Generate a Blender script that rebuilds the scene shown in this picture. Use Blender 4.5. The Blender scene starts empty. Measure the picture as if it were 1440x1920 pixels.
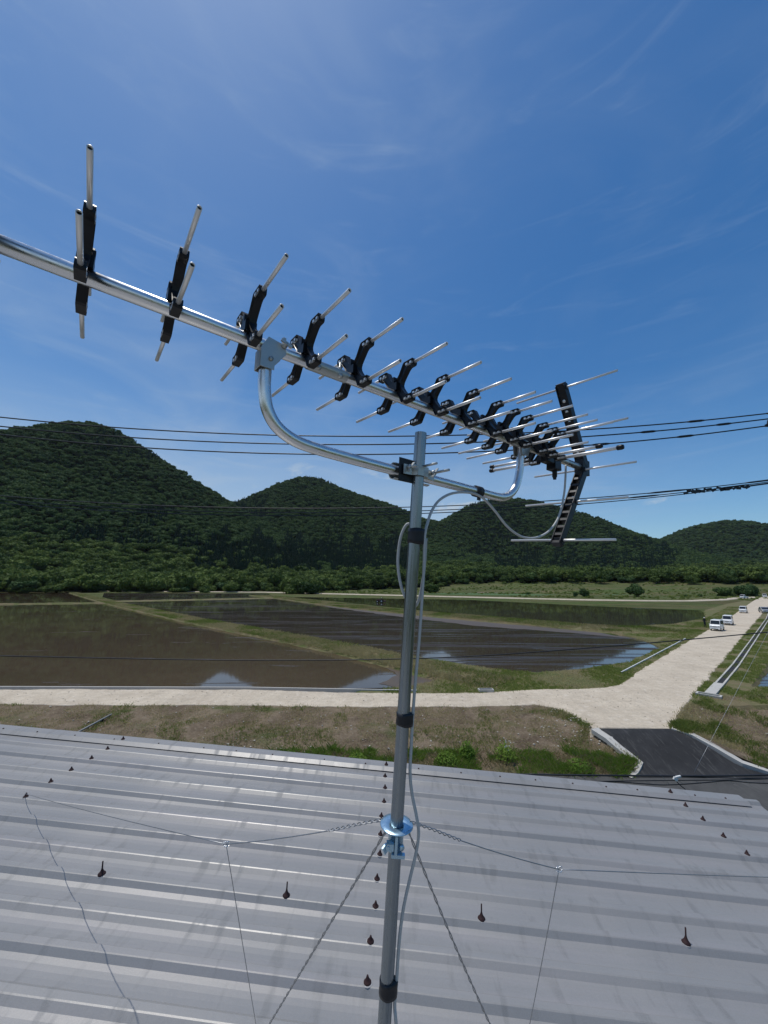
import bpy, bmesh, math, random
import numpy as np
from mathutils import Vector, Matrix, noise

random.seed(7)
RNG = np.random.default_rng(7)
SC = bpy.context.scene
COL = SC.collection

# ------------------------------------------------------------------ camera
CAM_H = 8.0
PITCH, ROLL = math.radians(10.2), math.radians(0.25)
c_, s_ = math.cos(PITCH), math.sin(PITCH)
r0, u0, f0 = Vector((1, 0, 0)), Vector((0, -s_, c_)), Vector((0, c_, s_))
cr, sr = math.cos(ROLL), math.sin(ROLL)
cam_x = cr * r0 + sr * u0
cam_y = -sr * r0 + cr * u0
cam_z = -f0
cam_data = bpy.data.cameras.new('camera')
cam_data.sensor_fit = 'VERTICAL'
cam_data.sensor_height = 36.0
cam_data.lens = 721.0 / 1920.0 * 36.0
cam_data.clip_start = 0.02
cam_data.clip_end = 20000
cam = bpy.data.objects.new('camera', cam_data)
COL.objects.link(cam)
cam.matrix_world = Matrix((
    (cam_x.x, cam_y.x, cam_z.x, 0), (cam_x.y, cam_y.y, cam_z.y, 0),
    (cam_x.z, cam_y.z, cam_z.z, CAM_H), (0, 0, 0, 1)))
SC.camera = cam

# ------------------------------------------------------------------ sky, sun, exposure
SUN_EL, SUN_AZ = math.radians(75.5), math.radians(-56.0)   # azimuth from +Y, clockwise
SKY_STRENGTH = 0.085
world = bpy.data.worlds.new('World')
SC.world = world
world.use_nodes = True
wn, wl = world.node_tree.nodes, world.node_tree.links
wn.clear()
w_out = wn.new('ShaderNodeOutputWorld')
w_bg = wn.new('ShaderNodeBackground')
w_bg.inputs['Strength'].default_value = SKY_STRENGTH
w_sky = wn.new('ShaderNodeTexSky')
w_sky.sky_type = 'NISHITA'
w_sky.sun_disc = False
w_sky.sun_elevation = SUN_EL
w_sky.sun_rotation = SUN_AZ
w_sky.altitude = 200
w_sky.air_density = 1.0
w_sky.dust_density = 0.6
w_sky.ozone_density = 3.0
w_tc = wn.new('ShaderNodeTexCoord')


def wmath(op, a, b=None, clamp=False):
    n = wn.new('ShaderNodeMath')
    n.operation = op
    n.use_clamp = clamp
    for i, v in enumerate((a, b)):
        if v is None:
            continue
        if isinstance(v, (int, float)):
            n.inputs[i].default_value = v
        else:
            wl.new(v, n.inputs[i])
    return n.outputs[0]


def wnoise(scale_vec, rot, nscale, detail, rough, lo, hi, distort=0.6):
    mp = wn.new('ShaderNodeMapping')
    mp.inputs['Scale'].default_value = scale_vec
    mp.inputs['Rotation'].default_value = rot
    wl.new(w_tc.outputs['Generated'], mp.inputs['Vector'])
    nz = wn.new('ShaderNodeTexNoise')
    nz.inputs['Scale'].default_value = nscale
    nz.inputs['Detail'].default_value = detail
    nz.inputs['Roughness'].default_value = rough
    nz.inputs['Distortion'].default_value = distort
    wl.new(mp.outputs[0], nz.inputs['Vector'])
    mr = wn.new('ShaderNodeMapRange')
    mr.interpolation_type = 'SMOOTHSTEP'
    mr.inputs['From Min'].default_value = lo
    mr.inputs['From Max'].default_value = hi
    wl.new(nz.outputs['Fac'], mr.inputs['Value'])
    return mr.outputs[0]


# thin cirrus veils and a few small low clouds
veil = wnoise((1.0, 1.0, 2.6), (0.5, 0.35, 0.3), 2.3, 9, 0.58, 0.42, 0.86, 0.7)
wisp = wnoise((0.8, 0.8, 6.0), (0.25, 0.5, 0.1), 4.0, 10, 0.62, 0.50, 0.86, 1.2)
sep = wn.new('ShaderNodeSeparateXYZ')
wl.new(w_tc.outputs['Generated'], sep.inputs[0])
puff = wnoise((1, 1, 2.2), (0, 0, 0.4), 7.5, 8, 0.55, 0.60, 0.72, 0.2)
low = wn.new('ShaderNodeMapRange')
low.interpolation_type = 'SMOOTHSTEP'
low.inputs['From Min'].default_value = 0.34
low.inputs['From Max'].default_value = 0.20
wl.new(sep.outputs['Z'], low.inputs['Value'])
west = wn.new('ShaderNodeMapRange')
west.interpolation_type = 'SMOOTHSTEP'
west.inputs['From Min'].default_value = 0.45
west.inputs['From Max'].default_value = -0.75
wl.new(sep.outputs['X'], west.inputs['Value'])
haze_lo = wn.new('ShaderNodeMapRange')
haze_lo.interpolation_type = 'SMOOTHSTEP'
haze_lo.inputs['From Min'].default_value = 0.46
haze_lo.inputs['From Max'].default_value = 0.10
wl.new(sep.outputs['Z'], haze_lo.inputs['Value'])
hzs = wn.new('ShaderNodeMapRange')
hzs.interpolation_type = 'SMOOTHSTEP'
hzs.inputs['From Min'].default_value = 0.75
hzs.inputs['From Max'].default_value = 0.0
hzs.inputs['To Min'].default_value = 0.15
wl.new(sep.outputs['X'], hzs.inputs['Value'])
hz_side = hzs.outputs[0]
sheet_ = wmath('MULTIPLY', west.outputs[0], wmath('ADD', 0.08, wmath('MULTIPLY', veil, 0.30)))
c1 = wmath('ADD', wmath('ADD', sheet_, wmath('ADD', wmath('MULTIPLY', wisp, 0.16), wmath('MULTIPLY', veil, 0.10))), wmath('MULTIPLY', wmath('MULTIPLY', haze_lo.outputs[0], hz_side), wmath('ADD', 0.62, wmath('MULTIPLY', veil, 0.5))))
c2 = wmath('MULTIPLY', wmath('MULTIPLY', puff, low.outputs[0]), 0.75)
cl_fac = wmath('ADD', c1, c2, clamp=True)
w_mix = wn.new('ShaderNodeMix')
w_mix.data_type = 'RGBA'
wl.new(cl_fac, w_mix.inputs[0])
w_sat = wn.new('ShaderNodeHueSaturation')
w_sat.inputs['Saturation'].default_value = 1.28
w_sat.inputs['Value'].default_value = 1.32
wl.new(w_sky.outputs[0], w_sat.inputs['Color'])
w_tint = wn.new('ShaderNodeMix')
w_tint.data_type = 'RGBA'
w_tint.blend_type = 'MULTIPLY'
w_tint.inputs[0].default_value = 1.0
w_tint.inputs[7].default_value = (0.90, 1.04, 1.08, 1)
wl.new(w_sat.outputs[0], w_tint.inputs[6])
wl.new(w_tint.outputs[2], w_mix.inputs[6])
w_mix.inputs[7].default_value = (5.5, 6.8, 8.3, 1)
wl.new(w_mix.outputs[2], w_bg.inputs['Color'])
wl.new(w_bg.outputs[0], w_out.inputs[0])

sun_data = bpy.data.lights.new('sun', 'SUN')
sun_data.energy = 3.2
sun_data.angle = math.radians(0.53)
sun_data.color = (1.0, 0.965, 0.90)
sun = bpy.data.objects.new('sun', sun_data)
COL.objects.link(sun)
sun_dir = Vector((math.sin(SUN_AZ) * math.cos(SUN_EL), math.cos(SUN_AZ) * math.cos(SUN_EL), math.sin(SUN_EL)))
sun.rotation_euler = sun_dir.to_track_quat('Z', 'Y').to_euler()
sun.location = (0, 0, 60)

SC.view_settings.view_transform = 'Standard'
SC.view_settings.look = 'None'
SC.view_settings.gamma = 1.0
SC.view_settings.exposure = -0.1
SC.view_settings.use_curve_mapping = False

# ------------------------------------------------------------------ helpers


def tag(o, label=None, cat=None, group=None, kind=None):
    if label:
        o['label'] = label
    if cat:
        o['category'] = cat
    if group:
        o['group'] = group
    if kind:
        o['kind'] = kind
    return o


def empty(name, loc=(0, 0, 0), rz=0.0, mat=None):
    o = bpy.data.objects.new(name, None)
    o.empty_display_size = 0.2
    COL.objects.link(o)
    if mat is not None:
        o.matrix_world = mat
    else:
        o.location = loc
        o.rotation_euler = (0, 0, rz)
    return o


def np_mesh(name, V, F):
    V = np.asarray(V, np.float32)
    F = np.asarray(F, np.int32)
    m = bpy.data.meshes.new(name)
    n, k = F.shape
    m.vertices.add(len(V))
    m.vertices.foreach_set('co', V.ravel())
    m.loops.add(n * k)
    m.loops.foreach_set('vertex_index', F.ravel())
    m.polygons.add(n)
    m.polygons.foreach_set('loop_start', np.arange(n, dtype=np.int32) * k)
    m.polygons.foreach_set('use_smooth', np.zeros(n, bool))
    m.update(calc_edges=True)
    m.validate()
    return m


def link(name, mesh, mat=None, parent=None, smooth=False):
    o = bpy.data.objects.new(name, mesh)
    COL.objects.link(o)
    if mat is not None and not mesh.materials:
        mesh.materials.append(mat)
    if smooth:
        mesh.polygons.foreach_set('use_smooth', [True] * len(mesh.polygons))
    if parent is not None:
        o.parent = parent
    return o


class MB:
    """collects simple shapes into one mesh"""

    def __init__(self):
        self.v, self.f, self.sm = [], [], []

    def add(self, vs, fs, smooth=False):
        b = len(self.v)
        self.v += [tuple(p) for p in vs]
        for q in fs:
            self.f.append(tuple(b + i for i in q))
            self.sm.append(smooth)
        return self

    def box(self, c, size, M=None, taper=1.0):
        x, y, z = (s / 2 for s in size)
        vs = []
        for dz, k in ((-z, 1.0), (z, taper)):
            for dx, dy in ((-x, -y), (x, -y), (x, y), (-x, y)):
                p = Vector((dx * k, dy * k, dz))
                if M is not None:
                    p = M @ p
                vs.append(p + Vector(c))
        return self.add(vs, [(0, 3, 2, 1), (4, 5, 6, 7), (0, 1, 5, 4), (1, 2, 6, 5), (2, 3, 7, 6), (3, 0, 4, 7)])

    def bar(self, a, b, w, h, upv=(0, 0, 1)):
        a, b = Vector(a), Vector(b)
        d = (b - a)
        L = d.length
        d.normalize()
        s = d.cross(Vector(upv))
        if s.length < 1e-4:
            s = d.cross(Vector((1, 0, 0)))
        s.normalize()
        u = s.cross(d)
        M = Matrix((s, d, u)).transposed()
        return self.box((a + b) / 2, (w, L, h), M)

    def tube(self, path, r, n=10, caps=True, closed=False, flute=None):
        P = [Vector(p) for p in path]
        m = len(P)
        rad = r if isinstance(r, (list, tuple)) else [r] * m
        T = []
        for i in range(m):
            if closed:
                t = P[(i + 1) % m] - P[(i - 1) % m]
            else:
                t = P[min(i + 1, m - 1)] - P[max(i - 1, 0)]
            T.append(t.normalized())
        nrm = T[0].orthogonal().normalized()
        vs = []
        for i in range(m):
            if i:
                q = T[i - 1].rotation_difference(T[i])
                nrm = (q @ nrm)
                nrm = (nrm - T[i] * nrm.dot(T[i])).normalized()
            bi = T[i].cross(nrm)
            for k in range(n):
                a = 2 * math.pi * k / n
                rr = rad[i] * (1 + (flute(k) if flute else 0))
                vs.append(P[i] + (nrm * math.cos(a) + bi * math.sin(a)) * rr)
        fs = []
        for i in range(m if closed else m - 1):
            j = (i + 1) % m
            for k in range(n):
                l = (k + 1) % n
                fs.append((i * n + k, i * n + l, j * n + l, j * n + k))
        self.add(vs, fs, True)
        if caps and not closed:
            b = len(self.v) - len(vs)
            self.f.append(tuple(b + k for k in range(n))[::-1])
            self.sm.append(False)
            self.f.append(tuple(b + (m - 1) * n + k for k in range(n)))
            self.sm.append(False)
        return self

    def lathe(self, prof, n=16, M=None, c=(0, 0, 0)):
        vs = []
        for r, z in prof:
            for k in range(n):
                a = 2 * math.pi * k / n
                p = Vector((r * math.cos(a), r * math.sin(a), z))
                if M is not None:
                    p = M @ p
                vs.append(p + Vector(c))
        fs = []
        for i in range(len(prof) - 1):
            for k in range(n):
                l = (k + 1) % n
                fs.append((i * n + k, i * n + l, (i + 1) * n + l, (i + 1) * n + k))
        return self.add(vs, fs, True)

    def prism(self, outline, axis, h0, h1):
        """extrude a 2D outline; axis 0,1,2 is the extrusion axis"""
        n = len(outline)
        vs = []
        for h in (h0, h1):
            for a, b in outline:
                p = [a, b]
                p.insert(axis, h)
                vs.append(p)
        fs = [tuple(range(n))[::-1], tuple(range(n, 2 * n))]
        for i in range(n):
            j = (i + 1) % n
            fs.append((i, j, n + j, n + i))
        return self.add(vs, fs)

    def mesh(self, name):
        m = bpy.data.meshes.new(name)
        m.from_pydata(self.v, [], self.f)
        m.polygons.foreach_set('use_smooth', self.sm)
        bm = bmesh.new()
        bm.from_mesh(m)
        bmesh.ops.recalc_face_normals(bm, faces=bm.faces)
        bm.to_mesh(m)
        bm.free()
        m.update()
        return m

    def build(self, name, mat, parent=None, bevel=0.0):
        m = self.mesh(name)
        o = link(name, m, mat, parent)
        if bevel:
            md = o.modifiers.new('bevel', 'BEVEL')
            md.width = bevel
            md.segments = 2
            md.limit_method = 'ANGLE'
        return o


def smooth_path(pts, step=None, n=8):
    P = [Vector(p) for p in pts]
    out = []
    for i in range(len(P) - 1):
        p0, p1, p2, p3 = P[max(i - 1, 0)], P[i], P[i + 1], P[min(i + 2, len(P) - 1)]
        for k in range(n):
            t = k / n
            out.append(0.5 * ((2 * p1) + (-p0 + p2) * t + (2 * p0 - 5 * p1 + 4 * p2 - p3) * t * t
                              + (-p0 + 3 * p1 - 3 * p2 + p3) * t ** 3))
    out.append(P[-1])
    return out


# ------------------------------------------------------------------ materials
class Mat:
    def __init__(self, name):
        self.m = bpy.data.materials.new(name)
        self.m.use_nodes = True
        self.n, self.l = self.m.node_tree.nodes, self.m.node_tree.links
        self.p = self.n['Principled BSDF']
        self.tc = self.n.new('ShaderNodeTexCoord')
        self.geo = None

    def put(self, sock, v):
        s = self.p.inputs[sock]
        if hasattr(v, 'links') or isinstance(v, bpy.types.NodeSocket):
            self.l.new(v, s)
        else:
            s.default_value = v
        return self

    def pos(self, kind='Object', scale=(1, 1, 1), rot=(0, 0, 0), loc=(0, 0, 0)):
        if kind == 'World':
            if self.geo is None:
                self.geo = self.n.new('ShaderNodeNewGeometry')
            src = self.geo.outputs['Position']
        else:
            src = self.tc.outputs[kind]
        mp = self.n.new('ShaderNodeMapping')
        mp.inputs['Scale'].default_value = scale
        mp.inputs['Rotation'].default_value = rot
        mp.inputs['Location'].default_value = loc
        self.l.new(src, mp.inputs['Vector'])
        return mp.outputs[0]

    def noise(self, vec, scale, detail=5, rough=0.55, distort=0.0):
        n = self.n.new('ShaderNodeTexNoise')
        n.inputs['Scale'].default_value = scale
        n.inputs['Detail'].default_value = detail
        n.inputs['Roughness'].default_value = rough
        n.inputs['Distortion'].default_value = distort
        self.l.new(vec, n.inputs['Vector'])
        return n.outputs['Fac']

    def vor(self, vec, scale, feature='F1'):
        n = self.n.new('ShaderNodeTexVoronoi')
        n.feature = feature
        n.inputs['Scale'].default_value = scale
        self.l.new(vec, n.inputs['Vector'])
        return n

    def rng(self, v, a, b, c=0.0, d=1.0):
        n = self.n.new('ShaderNodeMapRange')
        for k, x in zip(('From Min', 'From Max', 'To Min', 'To Max'), (a, b, c, d)):
            n.inputs[k].default_value = x
        self.l.new(v, n.inputs['Value'])
        return n.outputs[0]

    def math(self, op, a, b=0.0, clamp=False):
        n = self.n.new('ShaderNodeMath')
        n.operation = op
        n.use_clamp = clamp
        for i, v in enumerate((a, b)):
            if isinstance(v, (int, float)):
                n.inputs[i].default_value = v
            else:
                self.l.new(v, n.inputs[i])
        return n.outputs[0]

    def mix(self, f, a, b):
        n = self.n.new('ShaderNodeMix')
        n.data_type = 'RGBA'
        for i, v in ((0, f), (6, a), (7, b)):
            if isinstance(v, tuple):
                n.inputs[i].default_value = (*v, 1) if len(v) == 3 else v
            elif isinstance(v, (int, float)):
                n.inputs[i].default_value = v
            else:
                self.l.new(v, n.inputs[i])
        return n.outputs[2]

    def ramp(self, f, stops):
        n = self.n.new('ShaderNodeValToRGB')
        e = n.color_ramp.elements
        while len(e) < len(stops):
            e.new(0.5)
        for x, (pos, colr) in zip(e, stops):
            x.position = pos
            x.color = (*colr, 1)
        self.l.new(f, n.inputs[0])
        return n.outputs[0]

    def bump(self, h, strength, dist):
        n = self.n.new('ShaderNodeBump')
        n.inputs['Strength'].default_value = strength
        n.inputs['Distance'].default_value = dist
        self.l.new(h, n.inputs['Height'])
        self.l.new(n.outputs[0], self.p.inputs['Normal'])
        return self


def simple(name, colr, rough=0.5, metal=0.0, var=0.12, nscale=30.0, bump=0.0, spec=0.5):
    k = Mat(name)
    v = k.pos('Object')
    nz = k.noise(v, nscale, 6, 0.6)
    lo = tuple(x * (1 - var) for x in colr)
    hi = tuple(min(1, x * (1 + var)) for x in colr)
    k.put('Base Color', k.mix(nz, lo, hi)).put('Metallic', metal)
    k.put('Roughness', k.rng(nz, 0.3, 0.7, max(0.02, rough - 0.08), min(1, rough + 0.08)))
    k.put('Specular IOR Level', spec)
    if bump:
        k.bump(nz, bump, 0.002)
    return k.m


M = {}
M['alu'] = simple('aluminium', (0.80, 0.80, 0.79), 0.30, 1.0, 0.06, 60)
M['alu_rod'] = simple('aluminium_rod', (0.78, 0.77, 0.75), 0.40, 0.55, 0.02, 20)
M['galv'] = simple('zinc_plate', (0.47, 0.48, 0.46), 0.42, 0.75, 0.18, 45)
M['zinc_blue'] = simple('blue_zinc', (0.42, 0.60, 0.72), 0.30, 0.85, 0.15, 60)
M['black_plastic'] = simple('black_plastic', (0.008, 0.009, 0.012), 0.42, 0.0, 0.2, 50, 0.0, 0.35)
M['tape'] = simple('black_tape', (0.008, 0.008, 0.011), 0.45, 0.0, 0.2, 90, 0.2)
M['bore_shade'] = simple('painted_bore_shade', (0.006, 0.006, 0.006), 0.9, 0.0, 0.1)  # near-black paint for the shade inside open tube ends
M['coax'] = simple('grey_cable', (0.46, 0.46, 0.44), 0.5, 0.0, 0.08, 40)
M['cable_black'] = simple('black_cable', (0.012, 0.013, 0.016), 0.5, 0.0, 0.2, 20)
M['steel_wire'] = simple('steel_wire', (0.34, 0.35, 0.36), 0.42, 0.9, 0.3, 60)
M['rust'] = simple('rusty_bolt', (0.030, 0.0095, 0.009), 0.75, 0.1, 0.5, 160, 0.4)
M['concrete'] = simple('concrete', (0.46, 0.44, 0.40), 0.85, 0.0, 0.18, 3.0, 0.3)
M['white_paint'] = simple('white_vehicle_paint', (0.78, 0.78, 0.77), 0.25, 0.0, 0.03, 3)
M['silver_paint'] = simple('silver_vehicle_paint', (0.42, 0.43, 0.45), 0.3, 0.5, 0.05, 3)
M['glass'] = simple('vehicle_glass', (0.02, 0.025, 0.03), 0.06, 0.0, 0.1, 3)
M['rubber'] = simple('tyre_rubber', (0.018, 0.018, 0.018), 0.8, 0.0, 0.2, 12)
M['rim'] = simple('wheel_rim', (0.45, 0.45, 0.46), 0.35, 0.8, 0.1, 12)
M['lamp'] = simple('headlight_glass', (0.55, 0.57, 0.6), 0.12, 0.2, 0.1, 12)
M['red_paint'] = simple('red_machine_paint', (0.07, 0.012, 0.010), 0.4, 0.0, 0.1, 3)
M['dark_cloth'] = simple('dark_cloth', (0.020, 0.022, 0.028), 0.9, 0.0, 0.2, 20)
M['white_cloth'] = simple('white_cloth', (0.72, 0.72, 0.70), 0.9, 0.0, 0.05, 20)
M['skin'] = simple('skin', (0.36, 0.20, 0.13), 0.6, 0.0, 0.08, 10)
M['pole_concrete'] = simple('pole_concrete', (0.30, 0.29, 0.27), 0.85, 0.0, 0.12, 4)
M['wall'] = simple('wall_sheet', (0.33, 0.34, 0.34), 0.55, 0.3, 0.12, 2)
M['bark'] = simple('bark', (0.07, 0.05, 0.035), 0.9, 0.0, 0.3, 3)
M['porcelain'] = simple('insulator', (0.5, 0.49, 0.46), 0.3, 0.0, 0.1, 10)
M['white_plastic'] = simple('white_plastic', (0.70, 0.70, 0.68), 0.5, 0.0, 0.05, 10)
M['seal'] = simple('seal_washer_grey', (0.34, 0.33, 0.32), 0.7, 0.0, 0.3, 60)
M['pipe_grey'] = simple('grey_pipe', (0.22, 0.22, 0.21), 0.6, 0.1, 0.2, 8)
M['pebble'] = simple('pebble', (0.46, 0.42, 0.36), 0.9, 0.0, 0.3, 2)

# fluted steel mast
k = Mat('mast_steel')
v = k.pos('Object', (1, 1, 0.05))
nz = k.noise(v, 240, 4, 0.6)
k.put('Base Color', k.mix(nz, (0.20, 0.235, 0.255), (0.36, 0.39, 0.41))).put('Metallic', 0.95)
k.put('Roughness', k.rng(nz, 0.3, 0.7, 0.22, 0.38))
M['mast'] = k.m

# weathered zinc roof sheet
k = Mat('roof_zinc')
v1 = k.pos('Object', (1.0, 0.35, 1))
v2 = k.pos('Object', (6.5, 1.5, 1), (0, 0, 0.06))
v3 = k.pos('Object', (0.25, 5.0, 1))
v4 = k.pos('Object', (1, 1, 1))
big = k.noise(v1, 1.3, 6, 0.6, 0.4)
strk = k.noise(v2, 2.6, 3, 0.5, 0.2)
spg = k.noise(k.pos('Object'), 320, 3, 0.6)
lng = k.noise(v3, 2.5, 4, 0.6)
fine = k.noise(v4, 85, 5, 0.7)
dirt = k.rng(strk, 0.55, 0.67)
colr = k.mix(big, (0.235, 0.230, 0.222), (0.315, 0.300, 0.284))
colr = k.mix(k.math('MULTIPLY', dirt, 0.42), colr, (0.115, 0.120, 0.125))
colr = k.mix(k.math('MULTIPLY', k.rng(lng, 0.5, 0.75), 0.35), colr, (0.37, 0.335, 0.335))
colr = k.mix(k.math('MULTIPLY', k.rng(fine, 0.45, 0.75), 0.25), colr, (0.20, 0.215, 0.225))
colr = k.mix(k.math('MULTIPLY', k.rng(spg, 0.4, 0.7), 0.22), colr, (0.40, 0.41, 0.41))
k.put('Base Color', colr).put('Metallic', 0.22)
ro = k.math('ADD', k.rng(big, 0.3, 0.7, 0.38, 0.48), k.math('MULTIPLY', dirt, 0.12))
k.put('Roughness', ro)
k.put('Specular IOR Level', 0.42)
k.bump(k.math('ADD', k.math('MULTIPLY', big, 3.0), k.math('MULTIPLY', k.math('ADD', fine, spg), 0.10)), 0.3, 0.004)
M['roof'] = k.m

# crushed gravel road
k = Mat('gravel')
v = k.pos('World')
a = k.noise(v, 0.35, 6, 0.65, 0.3)
b = k.noise(v, 9.0, 6, 0.75)
st = k.noise(k.pos('World', (2.6, 0.32, 1), (0, 0, math.radians(45))), 1.0, 5, 0.6)
st2 = k.noise(k.pos('World', (0.25, 2.4, 1)), 1.0, 5, 0.6)
colr = k.mix(k.rng(a, 0.3, 0.7), (0.49, 0.41, 0.31), (0.67, 0.575, 0.445))
colr = k.mix(k.math('MULTIPLY', k.rng(b, 0.42, 0.70), 0.6), colr, (0.30, 0.262, 0.21))
colr = k.mix(k.math('MULTIPLY', k.rng(k.math('MULTIPLY', k.math('ADD', st, st2), 0.5), 0.48, 0.64), 0.40), colr, (0.36, 0.315, 0.25))
mid = k.noise(v, 2.4, 7, 0.72, 0.6)
colr = k.mix(k.math('MULTIPLY', k.rng(mid, 0.50, 0.68), 0.40), colr, (0.33, 0.28, 0.215))
colr = k.mix(k.math('MULTIPLY', k.rng(mid, 0.46, 0.34), 0.4), colr, (0.70, 0.64, 0.56))
peb = k.vor(v, 7.0)
colr = k.mix(k.math('MULTIPLY', k.rng(peb.outputs['Distance'], 0.16, 0.05), 0.5), colr, (0.30, 0.26, 0.2))
k.put('Base Color', colr).put('Roughness', 0.95).put('Specular IOR Level', 0.2)
k.bump(k.math('ADD', b, k.math('MULTIPLY', st, 1.5)), 0.8, 0.05)
M['gravel'] = k.m

# asphalt, new ramp and older street
for nm, lo, hi in (('asphalt_new', (0.014, 0.014, 0.015), (0.032, 0.032, 0.033)), ('asphalt_old', (0.050, 0.049, 0.047), (0.085, 0.083, 0.078))):
    k = Mat(nm)
    v = k.pos('World')
    a = k.noise(v, 0.7, 7, 0.7, 0.5)
    b = k.noise(v, 40, 4, 0.7)
    s1 = k.noise(k.pos('World', (3.0, 0.35, 1), (0, 0, math.radians(-30))), 2.2, 6, 0.65, 1.0)
    colr = k.mix(k.rng(a, 0.3, 0.7), lo, hi)
    colr = k.mix(k.math('MULTIPLY', k.rng(s1, 0.54, 0.72), 0.55), colr, (0.12, 0.118, 0.112))
    colr = k.mix(k.math('MULTIPLY', k.rng(b, 0.55, 0.8), 0.4), colr, (0.09, 0.09, 0.09))
    k.put('Base Color', colr).put('Roughness', 0.85).put('Specular IOR Level', 0.3)
    k.bump(b, 0.5, 0.01)
    M[nm] = k.m

# bare bank soil with dry grass
k = Mat('bank_soil')
v = k.pos('World')
a = k.noise(v, 0.5, 7, 0.65, 0.6)
b = k.noise(v, 6.0, 8, 0.75)
g = k.noise(k.pos('World', (0.45, 1, 1), loc=(4, 2, 0)), 0.55, 6, 0.6)
colr = k.mix(k.rng(a, 0.32, 0.68), (0.10, 0.072, 0.048), (0.24, 0.185, 0.125))
colr = k.mix(k.math('MULTIPLY', k.rng(b, 0.48, 0.70), 0.7), colr, (0.30, 0.245, 0.175))
colr = k.mix(k.math('MULTIPLY', k.rng(g, 0.56, 0.68), 0.75), colr, (0.075, 0.105, 0.030))
k.put('Base Color', colr).put('Roughness', 0.95).put('Specular IOR Level', 0.15)
k.bump(b, 1.0, 0.12)
M['bank'] = k.m

# grassy earth of levees and verges
k = Mat('verge_earth')
v = k.pos('World')
a = k.noise(v, 0.22, 7, 0.65, 0.5)
b = k.noise(v, 3.2, 8, 0.75)
colr = k.mix(k.rng(a, 0.42, 0.60), (0.165, 0.135, 0.075), (0.088, 0.112, 0.032))
colr = k.mix(k.math('MULTIPLY', k.rng(b, 0.45, 0.72), 0.65), colr, (0.22, 0.185, 0.11))
k.put('Base Color', colr).put('Roughness', 0.95).put('Specular IOR Level', 0.15)
k.bump(b, 1.0, 0.1)
M['verge'] = k.m

# distant fields
k = Mat('field_ground')
v = k.pos('World')
a = k.noise(k.pos('World', (0.35, 1.6, 1), (0, 0, math.radians(14))), 0.020, 6, 0.6, 0.4)
b = k.noise(v, 0.25, 8, 0.7)
c = k.noise(k.pos('World', (0.3, 2.0, 1), (0, 0, math.radians(-8))), 0.05, 6, 0.65)
colr = k.ramp(a, [(0.34, (0.13, 0.112, 0.052)), (0.44, (0.080, 0.112, 0.032)), (0.50, (0.155, 0.138, 0.062)), (0.56, (0.080, 0.130, 0.032)), (0.66, (0.175, 0.148, 0.072))])
fi = k.noise(k.pos('World', (0.5, 1.6, 1)), 0.8, 8, 0.75)
colr = k.mix(k.math('MULTIPLY', k.rng(b, 0.40, 0.66), 0.6), colr, (0.024, 0.040, 0.012))
colr = k.mix(k.math('MULTIPLY', k.rng(fi, 0.50, 0.72), 0.5), colr, (0.11, 0.10, 0.05))
colr = k.mix(k.math('MULTIPLY', k.rng(c, 0.55, 0.66), 0.6), colr, (0.15, 0.12, 0.075))
k.put('Base Color', colr).put('Roughness', 0.95).put('Specular IOR Level', 0.1)
k.bump(k.math('ADD', b, fi), 1.0, 0.8)
M['field'] = k.m


def paddy_mat(name, mud_lo, mud_hi, rows, row_ang, mudcover, seed, rough=0.04):
    """shallow muddy water; mud breaks the surface along faint rows"""
    k = Mat(name)
    v = k.pos('World', loc=(seed * 13.7, seed * 5.1, 0))
    a = k.noise(k.pos('World', (0.30, 1.0, 1), (0, 0, row_ang), (seed, 0, 0)), 0.09, 7, 0.6, 0.6)
    f = k.noise(v, 1.4, 7, 0.7)
    colr = k.mix(k.rng(a, 0.3, 0.7), mud_lo, mud_hi)
    colr = k.mix(k.math('MULTIPLY', k.rng(f, 0.4, 0.75), 0.30), colr, tuple(x * 0.6 for x in mud_lo))
    if rows:
        rw = k.noise(k.pos('World', (0.055, 1.5, 1), (0, 0, row_ang), (seed * 3, 0, 0)), 0.62, 4, 0.55, 0.1)
        pa = k.noise(k.pos('World', (0.10, 0.5, 1), (0, 0, row_ang), (0, seed * 7, 0)), 0.30, 4, 0.6)
        m = k.math('ADD', k.math('MULTIPLY', rw, 0.62), k.math('MULTIPLY', pa, 0.38))
    else:
        m = k.noise(k.pos('World', (0.22, 1.2, 1), (0, 0, row_ang), (seed, 0, 0)), 0.35, 7, 0.62, 0.5)
    mud = k.rng(m, mudcover, mudcover + 0.05)
    k.put('Base Color', k.mix(mud, colr, tuple(x * 0.75 for x in mud_lo)))
    k.put('Roughness', k.rng(mud, 0, 1, rough, 0.75))
    k.put('IOR', 1.40)
    k.put('Specular IOR Level', k.rng(mud, 0, 1, 0.5, 0.2))
    wv = k.noise(k.pos('World', (0.6, 2.0, 1)), 1.6, 3, 0.5)
    hgt = k.math('ADD', k.math('MULTIPLY', wv, 0.004), k.math('MULTIPLY', k.math('MULTIPLY', mud, f), 0.6))
    k.bump(hgt, 0.35, 0.05)
    return k.m


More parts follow.
